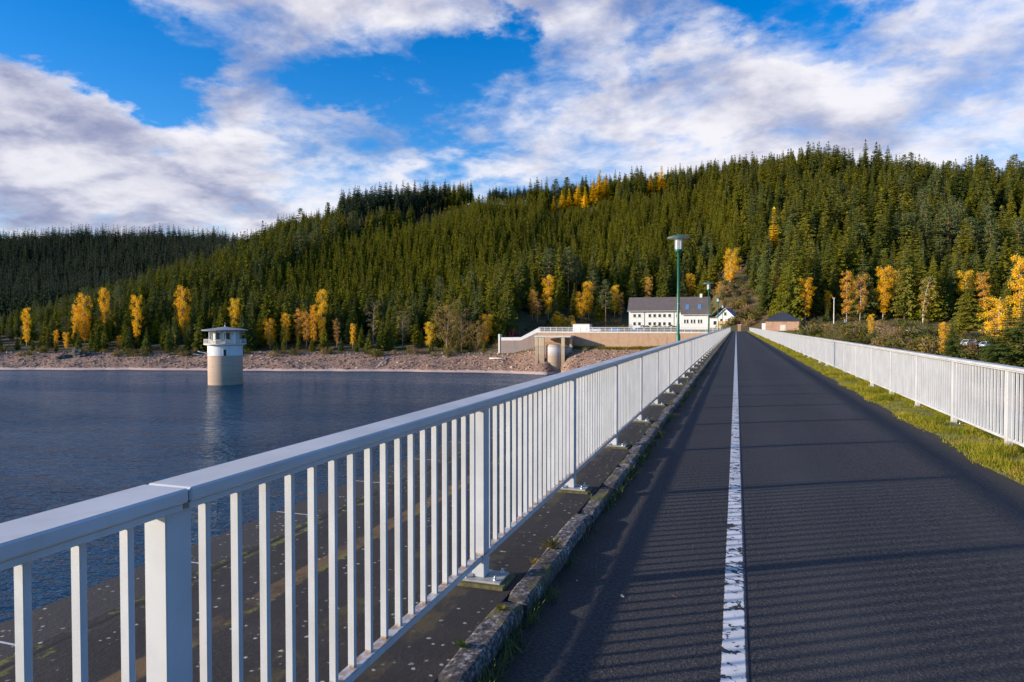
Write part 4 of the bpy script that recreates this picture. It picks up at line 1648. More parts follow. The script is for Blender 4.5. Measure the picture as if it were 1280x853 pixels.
def trunk_mesh(H, r, name, mat, stubs=0, z0=0.0, bend=0.0):
    mb = MB()
    pts = [(0, 0, -1.0)]
    rad = [r * 1.15]
    bx, by = rn(-1, 1) * bend, rn(-1, 1) * bend
    for k in range(1, 7):
        t = k / 6
        pts.append((bx * math.sin(t * 2.2), by * math.sin(t * 1.7), H * t * 0.98))
        rad.append(max(0.02, r * (1 - t * 0.92)))
    mb.tube(pts, rad, 7)
    for k in range(stubs):
        z = rn(z0 * 0.25, z0)
        a = rn(0, 6.28)
        L = rn(0.5, 1.5)
        mb.tube([(0, 0, z), (math.cos(a) * L, math.sin(a) * L, z - 0.2 * L)], [0.045, 0.015], 4)
    return mb.mesh(name, mat)


def leaf_tri(V, Fc, p, s):
    a, b = rn(0, 6.28), rn(-1, 1)
    q = math.sqrt(max(0, 1 - b * b))
    n1 = Vector((math.cos(a) * q, math.sin(a) * q, b))
    n2 = n1.cross(Vector((rn(-1, 1), rn(-1, 1), rn(-1, 1)))).normalized()
    i = len(V)
    p = Vector(p)
    V.extend((tuple(p - n1 * s * 0.5), tuple(p + n1 * s * 0.5 + n2 * s * 0.12), tuple(p + n2 * s * 0.62), tuple(p - n1 * s * 0.22 + n2 * s * 0.45)))
    Fc.append((i, i + 1, i + 2, i + 3))


def broad_meshes(H, W, z0, limbs, leaves, name, leafmat, barkmat, leaf=0.34, clump=0.9, r=0.16, lean=0.0, weep=0.3, forks=0, bare=0.0):
    """birch, willow: a forking trunk and leaf clumps hung along the outer limbs"""
    tk = MB()
    lx, ly = lean * math.cos(1.0), lean * math.sin(1.0)
    stems = [(lx, ly)] + [(lx + rn(-0.2, 0.2) * H * 0.5, ly + rn(-0.2, 0.2) * H * 0.5) for _ in range(forks)]
    clumps = []
    for si, (sx, sy) in enumerate(stems):
        hh = H * (1 if si == 0 else rn(0.7, 0.92))
        pts = []
        rad = []
        wob = [rn(-0.25, 0.25) for _ in range(4)]
        for k in range(8):
            t = k / 7
            pts.append((sx * t * t + wob[0] * math.sin(3 * t) , sy * t * t + wob[1] * math.sin(4 * t), -0.6 + (hh + 0.6) * t))
            rad.append(max(0.018, r * (1 - 0.92 * t) * (1 if si == 0 else 0.7)))
        tk.tube(pts, rad, 6)
        nl = limbs if si == 0 else limbs // 2
        for j in range(nl):
            t = z0 + (0.97 - z0) * (j + rn(0, 0.8)) / nl
            t = min(t, 0.96)
            base = Vector((sx * t * t + wob[0] * math.sin(3 * t), sy * t * t + wob[1] * math.sin(4 * t), hh * t))
            a = j * 2.4 + rn(-0.5, 0.5)
            u = (t - z0) / max(0.01, 0.97 - z0)
            Lb = W * (0.35 + 0.65 * math.sin(math.pi * min(0.98, 0.25 + 0.7 * (1 - u)))) * rn(0.65, 1.15)
            rise = rn(0.45, 0.95)
            e1 = base + Vector((math.cos(a) * Lb * 0.55, math.sin(a) * Lb * 0.55, Lb * rise * 0.6))
            e2 = base + Vector((math.cos(a) * Lb, math.sin(a) * Lb, Lb * (rise * 0.6 - weep * 0.4)))
            tk.tube([tuple(base), tuple(e1), tuple(e2)], [max(0.02, r * 0.34 * (1 - t * 0.6)), 0.03, 0.012], 4)
            if bare > 0:
                for q in range(5):
                    p = e1.lerp(e2, rn(0, 1))
                    dd = Vector((rn(-1, 1), rn(-1, 1), rn(-0.3, 1.2))) * Lb * 0.35
                    tk.tube([tuple(p), tuple(p + dd)], [0.022, 0.008], 3)
            if rnd.random() < bare:
                continue
            for q in range(3):
                clumps.append((e1.lerp(e2, rn(0.1, 1.1)), rn(0.6, 1.2)))
            if rnd.random() < 0.6:
                clumps.append((base.lerp(e1, rn(0.4, 1)), rn(0.4, 0.8)))
    V, Fc = [], []
    per = max(3, int(leaves / max(1, len(clumps))))
    for c, s in clumps:
        rr = clump * s
        for q in range(per):
            d = Vector((rnd.gauss(0, 1), rnd.gauss(0, 1), rnd.gauss(0, 0.8)))
            d.normalize()
            d *= rr * rn(0.2, 1.0) ** 0.6
            d.z -= weep * rr * rn(0, 1.3)
            leaf_tri(V, Fc, c + d, leaf * rn(0.6, 1.4))
    lm = MB().add(V, Fc).mesh(name + '_crown', leafmat) if V else None
    tm = tk.mesh(name + '_trunk', barkmat)
    return tm, lm


def pine_meshes(H, name):
    tk = MB()
    pts = [(0, 0, -1)]
    rad = [0.26]
    b = rn(-0.4, 0.4)
    for k in range(1, 8):
        t = k / 7
        pts.append((b * math.sin(2 * t), b * math.sin(1.3 * t), H * t * 0.97))
        rad.append(max(0.03, 0.24 * (1 - 0.85 * t)))
    tk.tube(pts, rad, 7)
    V, Fc = [], []
    n = 34
    for j in range(n):
        t = 0.42 + 0.56 * (j + rn(0, 1)) / n
        z = H * t
        a = j * 2.4 + rn(-0.4, 0.4)
        u = (t - 0.42) / 0.56
        Lb = (3.3 * (1 - u) ** 0.6 + 0.5) * rn(0.6, 1.1) * (0.6 + 0.4 * min(1, u / 0.2))
        bz = b * math.sin(2 * t)
        tip = Vector((bz + math.cos(a) * Lb, bz * 0.6 + math.sin(a) * Lb, z + Lb * rn(-0.05, 0.35)))
        base = Vector((bz, bz * 0.6, z))
        tk.tube([tuple(base), tuple(tip)], [0.07, 0.02], 4)
        for q in range(4):
            c = base.lerp(tip, rn(0.4, 1.05))
            s = rn(0.55, 1.0)
            for m in range(15):
                d = Vector((rnd.gauss(0, 0.55), rnd.gauss(0, 0.55), rnd.gauss(0.05, 0.26))) * s
                leaf_tri(V, Fc, c + d, rn(0.3, 0.6))
    return tk.mesh(name + '_trunk', M['pine_bark']), MB().add(V, Fc).mesh(name + '_crown', M['pine'])


def bush_mesh(W, Hh, leaves, name, mat, leaf=0.3):
    V, Fc = [], []
    cl = [(Vector((rnd.gauss(0, 0.35) * W, rnd.gauss(0, 0.35) * W, Hh * rn(0.15, 0.8))), rn(0.25, 0.5) * W) for _ in range(9)]
    per = leaves // len(cl)
    for c, s in cl:
        for q in range(per):
            d = Vector((rnd.gauss(0, 1), rnd.gauss(0, 1), rnd.gauss(0, 1)))
            d.normalize()
            d *= s * rn(0.3, 1.0) ** 0.5
            p = c + d
            p.z = max(p.z, 0.02)
            leaf_tri(V, Fc, p, leaf * rn(0.6, 1.4))
    st = MB()
    for q in range(7):
        a = rn(0, 6.28)
        st.tube([(0, 0, -0.4), (math.cos(a) * W * 0.2, math.sin(a) * W * 0.2, Hh * 0.4), (math.cos(a) * W * 0.5, math.sin(a) * W * 0.5, Hh * rn(0.7, 1.0))], [0.05, 0.035, 0.012], 4)
    return st.mesh(name + '_stems', M['greybark']), MB().add(V, Fc).mesh(name + '_leaves', mat)


# prototypes: (height, trunk mesh, crown mesh)
PROTO = {}
PROTO['spruce'] = [(24, trunk_mesh(24, 0.26, 'spruce_trunk', M['bark'], 8, 5), conifer_mesh(24, rr, z0, 32, 10, 4, 'spruce_crown', M['spruce'], dr, pw, spray=.40, gap=gp))
                   for (rr, z0, dr, pw, gp) in ((4.1, 1.6, .30, .74, .03), (3.6, 2.5, .36, .80, .06), (4.6, 1.2, .26, .72, .04), (3.4, 3.5, .40, .68, .08))]
PROTO['young'] = [(14, trunk_mesh(14, 0.14, 'young_trunk', M['bark']), conifer_mesh(14, rr, 0.5, 24, 9, 3, 'young_crown', M['young'], dr, .82, spray=.42))
                  for (rr, dr) in ((2.35, .24), (2.05, .28), (2.55, .20))]
PROTO['tall'] = [(30, trunk_mesh(30, 0.27, 'tall_trunk', M['bark'], 26, 17), conifer_mesh(30, rr, 15.5, 20, 8, 3, 'tall_crown', M['dark_spruce'], .3, .7, gap=.14))
                 for rr in (3.1, 3.6)]
PROTO['far'] = [(25, trunk_mesh(25, 0.27, 'far_trunk', M['bark'], 0, 9), conifer_mesh(25, rr, z0, 20, 7, 2, 'far_crown', M['dark_spruce'], .28, .8, gap=.08))
                for rr, z0 in ((3.9, 3), (3.5, 8))]
PROTO['pine'] = [(22, *pine_meshes(22, 'pine')) for _ in range(3)]
PROTO['larch'] = [(20, trunk_mesh(20, 0.2, 'larch_trunk', M['bark']), conifer_mesh(20, rr, 1.8, 26, 8, 4, 'larch_crown', M['larch'], .14, .85, .40, gap=.06, jitter=.25)) for rr in (2.6, 2.2)]
PROTO['birch'] = [(16, *broad_meshes(16, 2.5, .18, 30, 4200, 'birch', M['gold'], M['birch_bark'], .30, 1.05, .14, 0.6, .45)),
                  (16, *broad_meshes(16, 3.3, .16, 32, 5200, 'birch', M['gold'], M['birch_bark'], .32, 1.25, .16, -0.8, .5, 1)),
                  (16, *broad_meshes(16, 1.9, .20, 28, 3200, 'birch', M['gold'], M['birch_bark'], .28, .95, .12, 0.3, .5))]
PROTO['amber'] = [(16, *broad_meshes(16, 2.1, .22, 28, 2900, 'amber_birch', M['amber'], M['birch_bark'], .28, .95, .12, 0.7, .5)),
                  (16, *broad_meshes(16, 1.8, .18, 28, 3100, 'amber_birch', M['amber'], M['birch_bark'], .27, .9, .12, -0.5, .5))]
PROTO['barebirch'] = [(16, *broad_meshes(16, 2.4, .34, 20, 800, 'bare_birch', M['amber'], M['birch_bark'], .26, .8, .15, 2.0, .45, 1, .35))]
PROTO['bare'] = [(15, *broad_meshes(15, 3.2, .18, 24, 380, 'bare_tree', M['tan'], M['greybark'], .24, .9, .17, .5, .1, 2, .6)),
                 (15, *broad_meshes(15, 2.8, .22, 22, 300, 'bare_tree', M['tan'], M['greybark'], .24, .8, .15, -.5, .1, 1, .6))]
PROTO['willow'] = [(12, *broad_meshes(12, 4.2, .10, 22, 2600, 'willow', M['olive'], M['greybark'], .34, 1.25, .2, .6, .2, 2)),
                   (12, *broad_meshes(12, 3.8, .08, 20, 2300, 'willow', M['tan'], M['greybark'], .32, 1.2, .2, -.4, .2, 2))]
PROTO['dead'] = [(20, trunk_mesh(20, 0.2, 'dead_trunk', M['greybark'], 40, 18), conifer_mesh(20, 2.3, 3, 18, 6, 2, 'dead_crown', M['tan'], .12, .9, .16, gap=.45))]
PROTO['bush'] = [(2.2, *bush_mesh(1.9, 2.2, 420, 'bush', M['bush'])), (2.2, *bush_mesh(2.4, 2.0, 480, 'bush', M['bush']))]
PROTO['olivebush'] = [(2.2, *bush_mesh(1.8, 2.3, 420, 'olive_bush', M['olive'])), (2.2, *bush_mesh(2.2, 2.0, 420, 'olive_bush', M['olive']))]
PROTO['brownbush'] = [(2.2, *bush_mesh(1.8, 2.2, 330, 'brown_bush', M['tan'])), (2.2, *bush_mesh(2.1, 1.9, 330, 'brown_bush', M['tan']))]
PROTO['goldbush'] = [(4.0, *bush_mesh(2.2, 4.0, 700, 'golden_bush', M['gold'], .34))]
PROTO['redbush'] = [(1.8, *bush_mesh(1.2, 1.8, 260, 'red_bush', M['red_leaf'], .25))]
BUSHY = {'bush', 'olivebush', 'brownbush', 'goldbush', 'redbush'}


def plant(name, kind, x, y, H, label, cat, group=None, rz=None, z=None, wide=1.0, var=None):
    pr = PROTO[kind]
    i = rnd.randrange(len(pr)) if var is None else var % len(pr)
    h0, tm, cm = pr[i]
    if len(label.split()) > 16:
        label = label.replace(' near the ', ' by ').replace(' below the ', ' below ').replace(' above the ', ' above ').replace(', ', ' ', 0)
    if len(label.split()) > 16:
        print('LONG', label)
    s = H / h0
    zz = ground1(x, y) if z is None else z
    root = thing(name, label, cat, (x, y, zz - 0.15), rn(0, 6.28) if rz is None else rz, group)
    root.scale = (s * wide, s * wide, s)
    link_mesh('stems' if kind in BUSHY else 'trunk', tm, root)
    if cm is not None:
        link_mesh('foliage' if kind in BUSHY else 'crown', cm, root)
    return root


def topH(u, d, ytop, sink=0.0):
    x, y = at(u, d)
    return x, y, max(1.2, zt(d, ytop) - ground1(x, y))


# ---- trees that stand out, one by one: (name, proto, column, depth, top row, label, category)
special = [
    ('golden_birch', 'birch', 131, 264, 360, 'broad golden birch, roundest yellow crown left of the intake tower'),
    ('golden_birch', 'birch', 106, 258, 369, 'golden birch just left of the broad round one'),
    ('golden_birch', 'birch', 95, 255, 380, 'low golden birch, leftmost of the trio far left of the tower'),
    ('golden_birch', 'birch', 172, 256, 369, 'narrow golden birch midway between the round birch and the tower'),
    ('golden_birch', 'birch', 230, 259, 360, 'golden birch rising just left of the intake tower'),
    ('golden_birch', 'birch', 33, 253, 384, 'small golden birch at the far left end of the shore'),
    ('golden_birch', 'birch', 294, 259, 373, 'golden birch half hidden right behind the tower roof'),
    ('golden_birch', 'birch', 338, 247, 399, 'short golden birch, first of the bright row right of the tower'),
    ('golden_birch', 'birch', 358, 248, 391, 'golden birch, second of the bright row right of the tower'),
    ('amber_birch', 'amber', 373, 249, 386, 'slim amber birch, third of the bright row right of the tower'),
    ('amber_birch', 'amber', 383, 248, 390, 'slim amber birch, fourth of the bright row right of the tower'),
    ('golden_birch', 'birch', 392, 247, 380, 'golden birch standing directly left of the tallest in the bright row'),
    ('golden_birch', 'birch', 402, 250, 362, 'tallest golden birch of the bright row right of the tower'),
    ('amber_birch', 'amber', 421, 248, 398, 'rusty small birch, last of the bright row right of the tower'),
    ('golden_birch', 'birch', 441, 245, 404, 'small lone yellow birch between bright row and bare trees'),
    ('golden_birch', 'birch', 537, 241, 402, 'slender yellow birch left of the olive willows'),
    ('golden_birch', 'birch', 606, 240, 394, 'yellow birch standing just left of the wing wall'),
    ('golden_birch', 'birch', 70, 250, 412, 'low yellow birch beside the dark rock outcrop'),
    ('golden_birch', 'birch', 83, 249, 415, 'low yellow birch above the dark rock outcrop'),
    ('golden_birch', 'birch', 148, 250, 420, 'dwarf yellow birch right of the dark rock outcrop'),
    ('willow', 'willow', 559, 239, 378, 'tall tan and olive willow, left of the willow clump by the wall'),
    ('willow', 'willow', 577, 237, 389, 'olive willow in the middle of the clump by the wing wall'),
    ('willow', 'willow', 598, 235, 403, 'low tan willow nearest the end of the wing wall'),
    ('bare_tree', 'bare', 467, 245, 374, 'tall leafless grey tree on the bank, left of its pair'),
    ('bare_tree', 'bare', 503, 244, 388, 'shorter leafless grey tree on the bank, right of its pair'),
    ('amber_birch', 'amber', 666, 267, 362, 'amber birch with pale trunk, first above the sloping parapet'),
    ('amber_birch', 'amber', 672, 264, 372, 'smaller amber birch beside the first above the sloping parapet'),
    ('golden_birch', 'birch', 685, 268, 344, 'tall golden birch above the intake pavilion'),
    ('golden_bush', 'goldbush', 697, 257, 389, 'round golden bush, left of two behind the promenade railing'),
    ('golden_bush', 'goldbush', 713, 255, 394, 'round golden bush, right of two beside the white shed'),
    ('golden_birch', 'birch', 736, 272, 352, 'broad golden birch right above the white shed'),
    ('golden_birch', 'birch', 726, 270, 366, 'low golden birch left above the white shed'),
    ('golden_birch', 'birch', 768, 276, 356, 'golden birch between the lone pine and the white house'),
    ('amber_birch', 'amber', 776, 275, 366, 'amber birch at the left gable of the white house'),
    ('pine', 'pine', 757, 262, 349, 'lone blue green pine behind the blue car by the promenade'),
    ('amber_birch', 'amber', 810, 285, 346, 'thin rusty birch behind the left half of the long roof'),
    ('golden_birch', 'birch', 862, 292, 342, 'small golden birch peeping above the long roof'),
    ('golden_birch', 'birch', 912, 277, 312, 'golden birch standing alone on the open slope above the villa'),
    ('amber_birch', 'amber', 898, 270, 352, 'low amber birch behind the villa roof'),
    ('golden_larch', 'larch', 966, 292, 259, 'tall golden larch, orange spire right of the open slope'),
    ('bare_birch', 'barebirch', 954, 277, 318, 'leafless white birch below the golden spire'),
    ('amber_birch', 'amber', 969, 235, 345, 'amber birch directly above the brick hut'),
    ('golden_birch', 'birch', 1006, 211, 347, 'slender yellow birch with white trunk right of the brick hut'),
    ('amber_birch', 'amber', 1058, 208, 339, 'amber birch right of the pale light mast'),
    ('amber_birch', 'amber', 1074, 207, 344, 'rust tinted birch, second right of the pale light mast'),
    ('golden_birch', 'birch', 1103, 207, 333, 'broad orange birch, widest crown right of the light mast'),
    ('golden_birch', 'birch', 1122, 210, 338, 'yellow birch leaning on the broad orange one'),
    ('bare_birch', 'barebirch', 1153, 200, 346, 'leaning white birch almost bare above the white car'),
    ('golden_birch', 'birch', 1205, 206, 338, 'golden birch left behind the wide spruce'),
    ('amber_birch', 'amber', 1228, 201, 340, 'tall rusty birch right behind the wide spruce'),
    ('golden_birch', 'birch', 1274, 165, 318, 'brightest golden birch cut by the right picture edge'),
    ('golden_birch', 'birch', 1180, 140, 402, 'small pale yellow birch just over the right railing'),
    ('golden_birch', 'birch', 1090, 212, 372, 'low yellow birch in the shade of the broad orange one'),
    ('golden_birch', 'birch', 1034, 214, 362, 'thin yellow birch left behind the light mast'),
    ('dead_spruce', 'dead', 1251, 330, 264, 'dead brown spruce on the right hillside'),
    ('golden_larch', 'larch', 1247, 405, 233, 'round golden larch high on the right hillside'),
    ('golden_larch', 'larch', 1201, 400, 246, 'small yellow larch left below the round one, right hillside'),
    ('golden_larch', 'larch', 692, 452, 246, 'lowest leftmost larch of the golden ridge cluster'),
    ('golden_larch', 'larch', 702, 455, 239, 'second larch from the left in the golden ridge cluster'),
    ('golden_larch', 'larch', 711, 456, 236, 'third larch from the left in the golden ridge cluster'),
    ('golden_larch', 'larch', 722, 458, 229, 'fourth larch from the left in the golden ridge cluster'),
    ('golden_larch', 'larch', 731, 452, 234, 'fifth larch from the left in the golden ridge cluster'),
    ('golden_larch', 'larch', 741, 460, 226, 'third larch from the right in the golden ridge cluster'),
    ('golden_larch', 'larch', 749, 464, 213, 'tallest larch of the golden ridge cluster, second from its right'),
    ('golden_larch', 'larch', 757, 466, 217, 'rightmost larch of the golden ridge cluster'),
    ('golden_larch', 'larch', 812, 478, 218, 'tiny yellow larch near the ridge right of the golden cluster'),
    ('golden_larch', 'larch', 826, 486, 208, 'tiny orange larch near the ridge, above the green lamp'),
    ('spruce_tree', 'spruce', 1210, 172, 345, 'wide dark spruce with sweeping boughs between the two rusty birches'),
    ('spruce_tree', 'spruce', 1262, 128, 384, 'dense spruce rising behind the railing at the right edge'),
    ('spruce_tree', 'spruce', 1278, 138, 372, 'spruce cut by the right picture edge behind the dense one'),
    ('spruce_tree', 'spruce', 1047, 196, 397, 'low young spruce at the foot of the light mast'),
    ('spruce_tree', 'spruce', 1069, 196, 402, 'lowest young spruce right of the light mast foot'),
    ('spruce_tree', 'spruce', 993, 222, 300, 'broad spruce rising right behind the brick hut roof'),
    ('spruce_tree', 'spruce', 1017, 215, 318, 'tall spruce with bare lower trunk right of the hut birch'),
    ('spruce_tree', 'spruce', 1040, 224, 300, 'tall spruce directly behind the light mast'),
    ('spruce_tree', 'spruce', 1135, 212, 300, 'dark spruce between the broad orange birch and the leaning birch'),
    ('spruce_tree', 'spruce', 1165, 210, 318, 'dark spruce right behind the leaning bare birch'),
    ('spruce_tree', 'spruce', 1190, 132, 396, 'bushy spruce behind the railing left of the pale cars'),
    ('spruce_tree', 'spruce', 1243, 118, 402, 'low bushy spruce just over the railing near the right edge'),
    ('golden_birch', 'birch', 1248, 150, 372, 'golden birch between the pale cars and the right edge spruces'),
    ('golden_birch', 'birch', 1088, 172, 392, 'low golden birch in the scrub below the broad orange birch'),
    ('red_bush', 'redbush', 640, 240, 411, 'small red bush beside the sloping parapet'),
]
CATS = {'golden_birch': 'birch', 'amber_birch': 'birch', 'willow': 'willow', 'bare_tree': 'tree', 'golden_bush': 'bush', 'pine': 'pine', 'golden_larch': 'larch',
        'bare_birch': 'birch', 'dead_spruce': 'dead tree', 'spruce_tree': 'spruce', 'red_bush': 'bush'}
GRP = {'birch': 'autumn birches around the lake and dam', 'larch': 'golden larches on the hillsides', 'willow': 'willows by the wing wall', 'tree': 'leafless trees on the bank'}
taken = []
corr = []
for i, (nm, kd, u, d, yt, lab) in enumerate(special):
    x, y, H = topH(u, d, yt)
    cat = CATS[nm]
    wide = 1.0
    if kd in ('birch', 'amber', 'barebirch'):
        H = min(H, 24)
        wide = min(1.2, max(0.75, 15 / H))
        if u < 480:
            wide *= 0.82
        if u == 1180:
            wide = 0.8
    if kd == 'larch':
        wide = 2.1 if d > 440 else 1.5
        H = min(H, 24)
    if kd == 'spruce':
        wide = {1210: 1.9, 1262: 2.1, 1278: 1.8, 1190: 1.7, 1243: 1.7}.get(u, 1.1)
    plant(nm, kd, x, y, H, lab, cat, GRP.get(cat), wide=wide, var=i)
    taken.append((x, y, 2.2))
    if kd != 'spruce':
        corr.append((u, d, {'larch': 8.5, 'dead': 6, 'willow': 12, 'bare': 8, 'pine': 11}.get(kd, 8.0), yt, to_img(x, y, ground1(x, y))[1]))


# ---- the woods: a jittered grid of stems over the hills
FS_U = [-300, 0, 440, 600, 640, 672, 690, 800, 870, 890, 905, 925, 940, 955, 965, 1000, 1150, 1280, 1700]
FS_D = [236, 244, 238, 231, 244, 262, 264, 272, 278, 286, 290, 288, 268, 240, 216, 209, 200, 189, 176]
# young plantation outline, by photo column and photo row of the ground
PLANT = [(320, 372), (400, 330), (440, 310), (520, 290), (600, 262), (700, 268), (800, 262), (890, 248), (930, 290), (915, 330), (860, 345), (800, 352), (720, 352), (650, 365), (600, 380), (500, 392), (400, 405), (340, 402)]


def inpoly(u, v, P):
    ins = np.zeros(u.shape, bool)
    n = len(P)
    for i in range(n):
        x1, y1 = P[i]
        x2, y2 = P[(i + 1) % n]
        c = ((y1 > v) != (y2 > v)) & (u < (x2 - x1) * (v - y1) / (y2 - y1 + 1e-9) + x1)
        ins ^= c
    return ins


def grid(step, umin, umax, dmin, dmax):
    n = int(1100 / step)
    gx, gy = np.meshgrid(np.arange(-n, n) * step, np.arange(0, n) * step)
    gx = gx.ravel() + nrs.uniform(-0.42, 0.42, gx.size) * step
    gy = gy.ravel() + nrs.uniform(-0.42, 0.42, gy.size) * step
    d = gx * AX.x + gy * AX.y
    r = gx * RX.x + gy * RX.y
    ok = d > 60
    gx, gy, d, r = gx[ok], gy[ok], d[ok], r[ok]
    u = CX + F * r / d
    ok = (u > umin) & (u < umax) & (d > dmin) & (d < dmax)
    gx, gy, d, u = gx[ok], gy[ok], d[ok], u[ok]
    z = ground(gx, gy)
    v = HOR - F * (z - HCAM) / d
    return gx, gy, z, u, v, d


stems = []        # kind, x, y, z, H, wide
crest_u = [r[0] for r in PROF]
crest_d = [r[5][0] for r in PROF]
for step, mode in ((5.3, 'old'), (3.6, 'young'), (6.4, 'far')):
    if mode == 'far':
        gx, gy, z, u, v, d = grid(step, -330, 345, 400, 830)
    else:
        gx, gy, z, u, v, d = grid(step, -330, 1560, 170, 640)
    fs = np.interp(u, FS_U, FS_D)
    cd = np.interp(u, crest_u, crest_d)
    inp = inpoly(u, v, PLANT)
    edge = fbm(gx / 18, gy / 18, 55, 3)
    block = np.full(len(u), 99.0)
    for (cu, cdp, cw, cyt, cyb) in corr:
        m = (np.abs(u - cu) < cw) & (d < cdp + 2.5) & (d > cdp - (60 if cdp > 320 else 22))
        lim = HCAM + (HOR - (cyt + ((0.45 if cu < 310 else 0.62) if cdp < 280 else 0.80) * (cyb - cyt))) / F * d - z
        block = np.where(m, np.minimum(block, lim), block)
    dens = nrs.uniform(0, 1, len(u))
    for i in range(len(u)):
        if mode == 'far':
            if d[i] < cd[i] + 110:
                continue
            if z[i] < 2:
                continue
            stems.append(['far', gx[i], gy[i], z[i], 25 * rn(0.8, 1.18), 1.05])
            continue
        if block[i] < 2.2:
            continue
        if d[i] < fs[i] + edge[i] * 5 or d[i] > cd[i] + (75 if not 425 < u[i] < 610 else 100):
            continue
        if (inp[i] or (682 < u[i] < 768 and 385 < d[i] < 462)) and d[i] < cd[i] - 6:
            if 430 < u[i] < 585 and v[i] < np.interp(u[i], [425, 441, 509, 550, 565, 600, 612], [308, 304, 289, 277, 266, 250, 246]) + 15:
                continue
            if mode == 'young' and dens[i] < 0.93:
                stems.append(['young', gx[i], gy[i], z[i], min(block[i], 13.0 * rn(0.72, 1.2) * (0.8 if 682 < u[i] < 768 and d[i] > 385 else 1)), 1.0])
            continue
        if mode == 'young':
            continue
        uu, vv = u[i], v[i]
        # strip left open beneath the old stand
        if 425 < uu < 612 and d[i] > cd[i] - 8:
            line = np.interp(uu, [425, 441, 509, 550, 565, 600, 612], [308, 304, 289, 277, 266, 250, 246])
            if vv > line + 1:
                continue
            if d[i] > cd[i] + 26:
                stems.append(['spruce', gx[i], gy[i], z[i], 20 * rn(0.85, 1.0), 1.0])
            else:
                stems.append(['tall', gx[i], gy[i], z[i], float(np.interp(uu, [430, 540, 600], [29, 28, 18])) * rn(0.88, 1.06), 1.0])
            continue
        if uu > 930 and 1050 < uu < 1125 and 282 < vv < 300 and rnd.random() < 0.75:
            continue
        if any((gx[i] - a) ** 2 + (gy[i] - b) ** 2 < c * c for a, b, c in taken):
            continue
        front = d[i] < fs[i] + 14
        rel = fbm(np.array([gx[i] / 26]), np.array([gy[i] / 26]), 91, 3)[0]
        if rel < -0.26 and d[i] < cd[i] - 40 and not d[i] < fs[i] + (45 if uu > 940 else 90):
            continue
        Hh = 20.5 * rn(0.74, 1.12) * (1 + (0.6 if d[i] < cd[i] - 45 else 0.2) * rel)
        if d[i] > cd[i] - 30:
            Hh *= 0.80
        if front:
            Hh *= rn(0.55, 1.0)
        if uu < 300:
            Hh *= float(np.interp(uu, [0, 100, 300], [0.50, 0.64, 0.80]))
        kd = 'spruce'
        pn = fbm(np.array([gx[i] / 40]), np.array([gy[i] / 40]), 77, 2)[0]
        if pn > 0.12 and rnd.random() < 0.25:
            kd = 'pine'
        elif 610 < uu < 780 and d[i] > cd[i] - 22:
            kd = 'tall'
        if dens[i] > 0.93:
            continue
        if 640 < uu < 790 and d[i] < fs[i] + 22 and rnd.random() < 0.5:
            continue
        stems.append([kd, gx[i], gy[i], z[i], min(Hh, block[i]), rn(0.9, 1.3) * (1.0 if block[i] > Hh else 1.15)])

# what shows: walk from near to far over a coarse picture and count the pixels each stem adds
occ = np.zeros((428, 1000), bool)      # half-size photo, 180 px margin each side
stems.sort(key=lambda s: s[1] * AX.x + s[2] * AX.y)
vis = []
for s in stems:
    kd, x, y, z, H, wd = s
    u, vb, d = to_img(x, y, z)
    _, vt, _ = to_img(x, y, z + H)
    half = {'spruce': 3.0, 'pine': 2.8, 'young': 1.6, 'tall': 2.5, 'far': 2.8}[kd] * H / {'spruce': 24, 'pine': 22, 'young': 14, 'tall': 30, 'far': 25}[kd] * wd * F / d
    cnt = 0
    y0, y1 = int(max(0, vt / 2)), int(min(427, vb / 2))
    if u + half > -180 and u - half < 1460:
        for yy in range(y0, y1 + 1):
            t = (yy * 2 - vt) / max(1, (vb - vt))
            hw = half * min(1, max(0.08, t)) * 0.85
            if kd == 'tall' and t > 0.55:
                hw = 0.4
            if kd == 'pine':
                hw = half * (0.75 if t < 0.6 else 0.1)
            a, b = int((u - hw) / 2 + 90), int((u + hw) / 2 + 90) + 1
            a, b = max(a, 0), min(b, 1000)
            if b > a:
                seg = occ[yy, a:b]
                lo, hi = max(a, 90), min(b, 730)
                if hi > lo:
                    cnt += int((~occ[yy, lo:hi]).sum())
                seg[:] = True
    vis.append(cnt)
vis = np.array(vis)
idx_sp = [i for i in np.argsort(-vis) if stems[i][0] == 'spruce'][:285]
idx_pn = [i for i in np.argsort(-vis) if stems[i][0] == 'pine' and vis[i] > 30][:70]
idx_tall = [i for i in np.argsort(-vis) if stems[i][0] == 'tall'][:40]
idx_young = [i for i in np.argsort(-vis) if stems[i][0] == 'young'][:40]
idx_far = [i for i in np.argsort(-vis) if stems[i][0] == 'far'][:20]

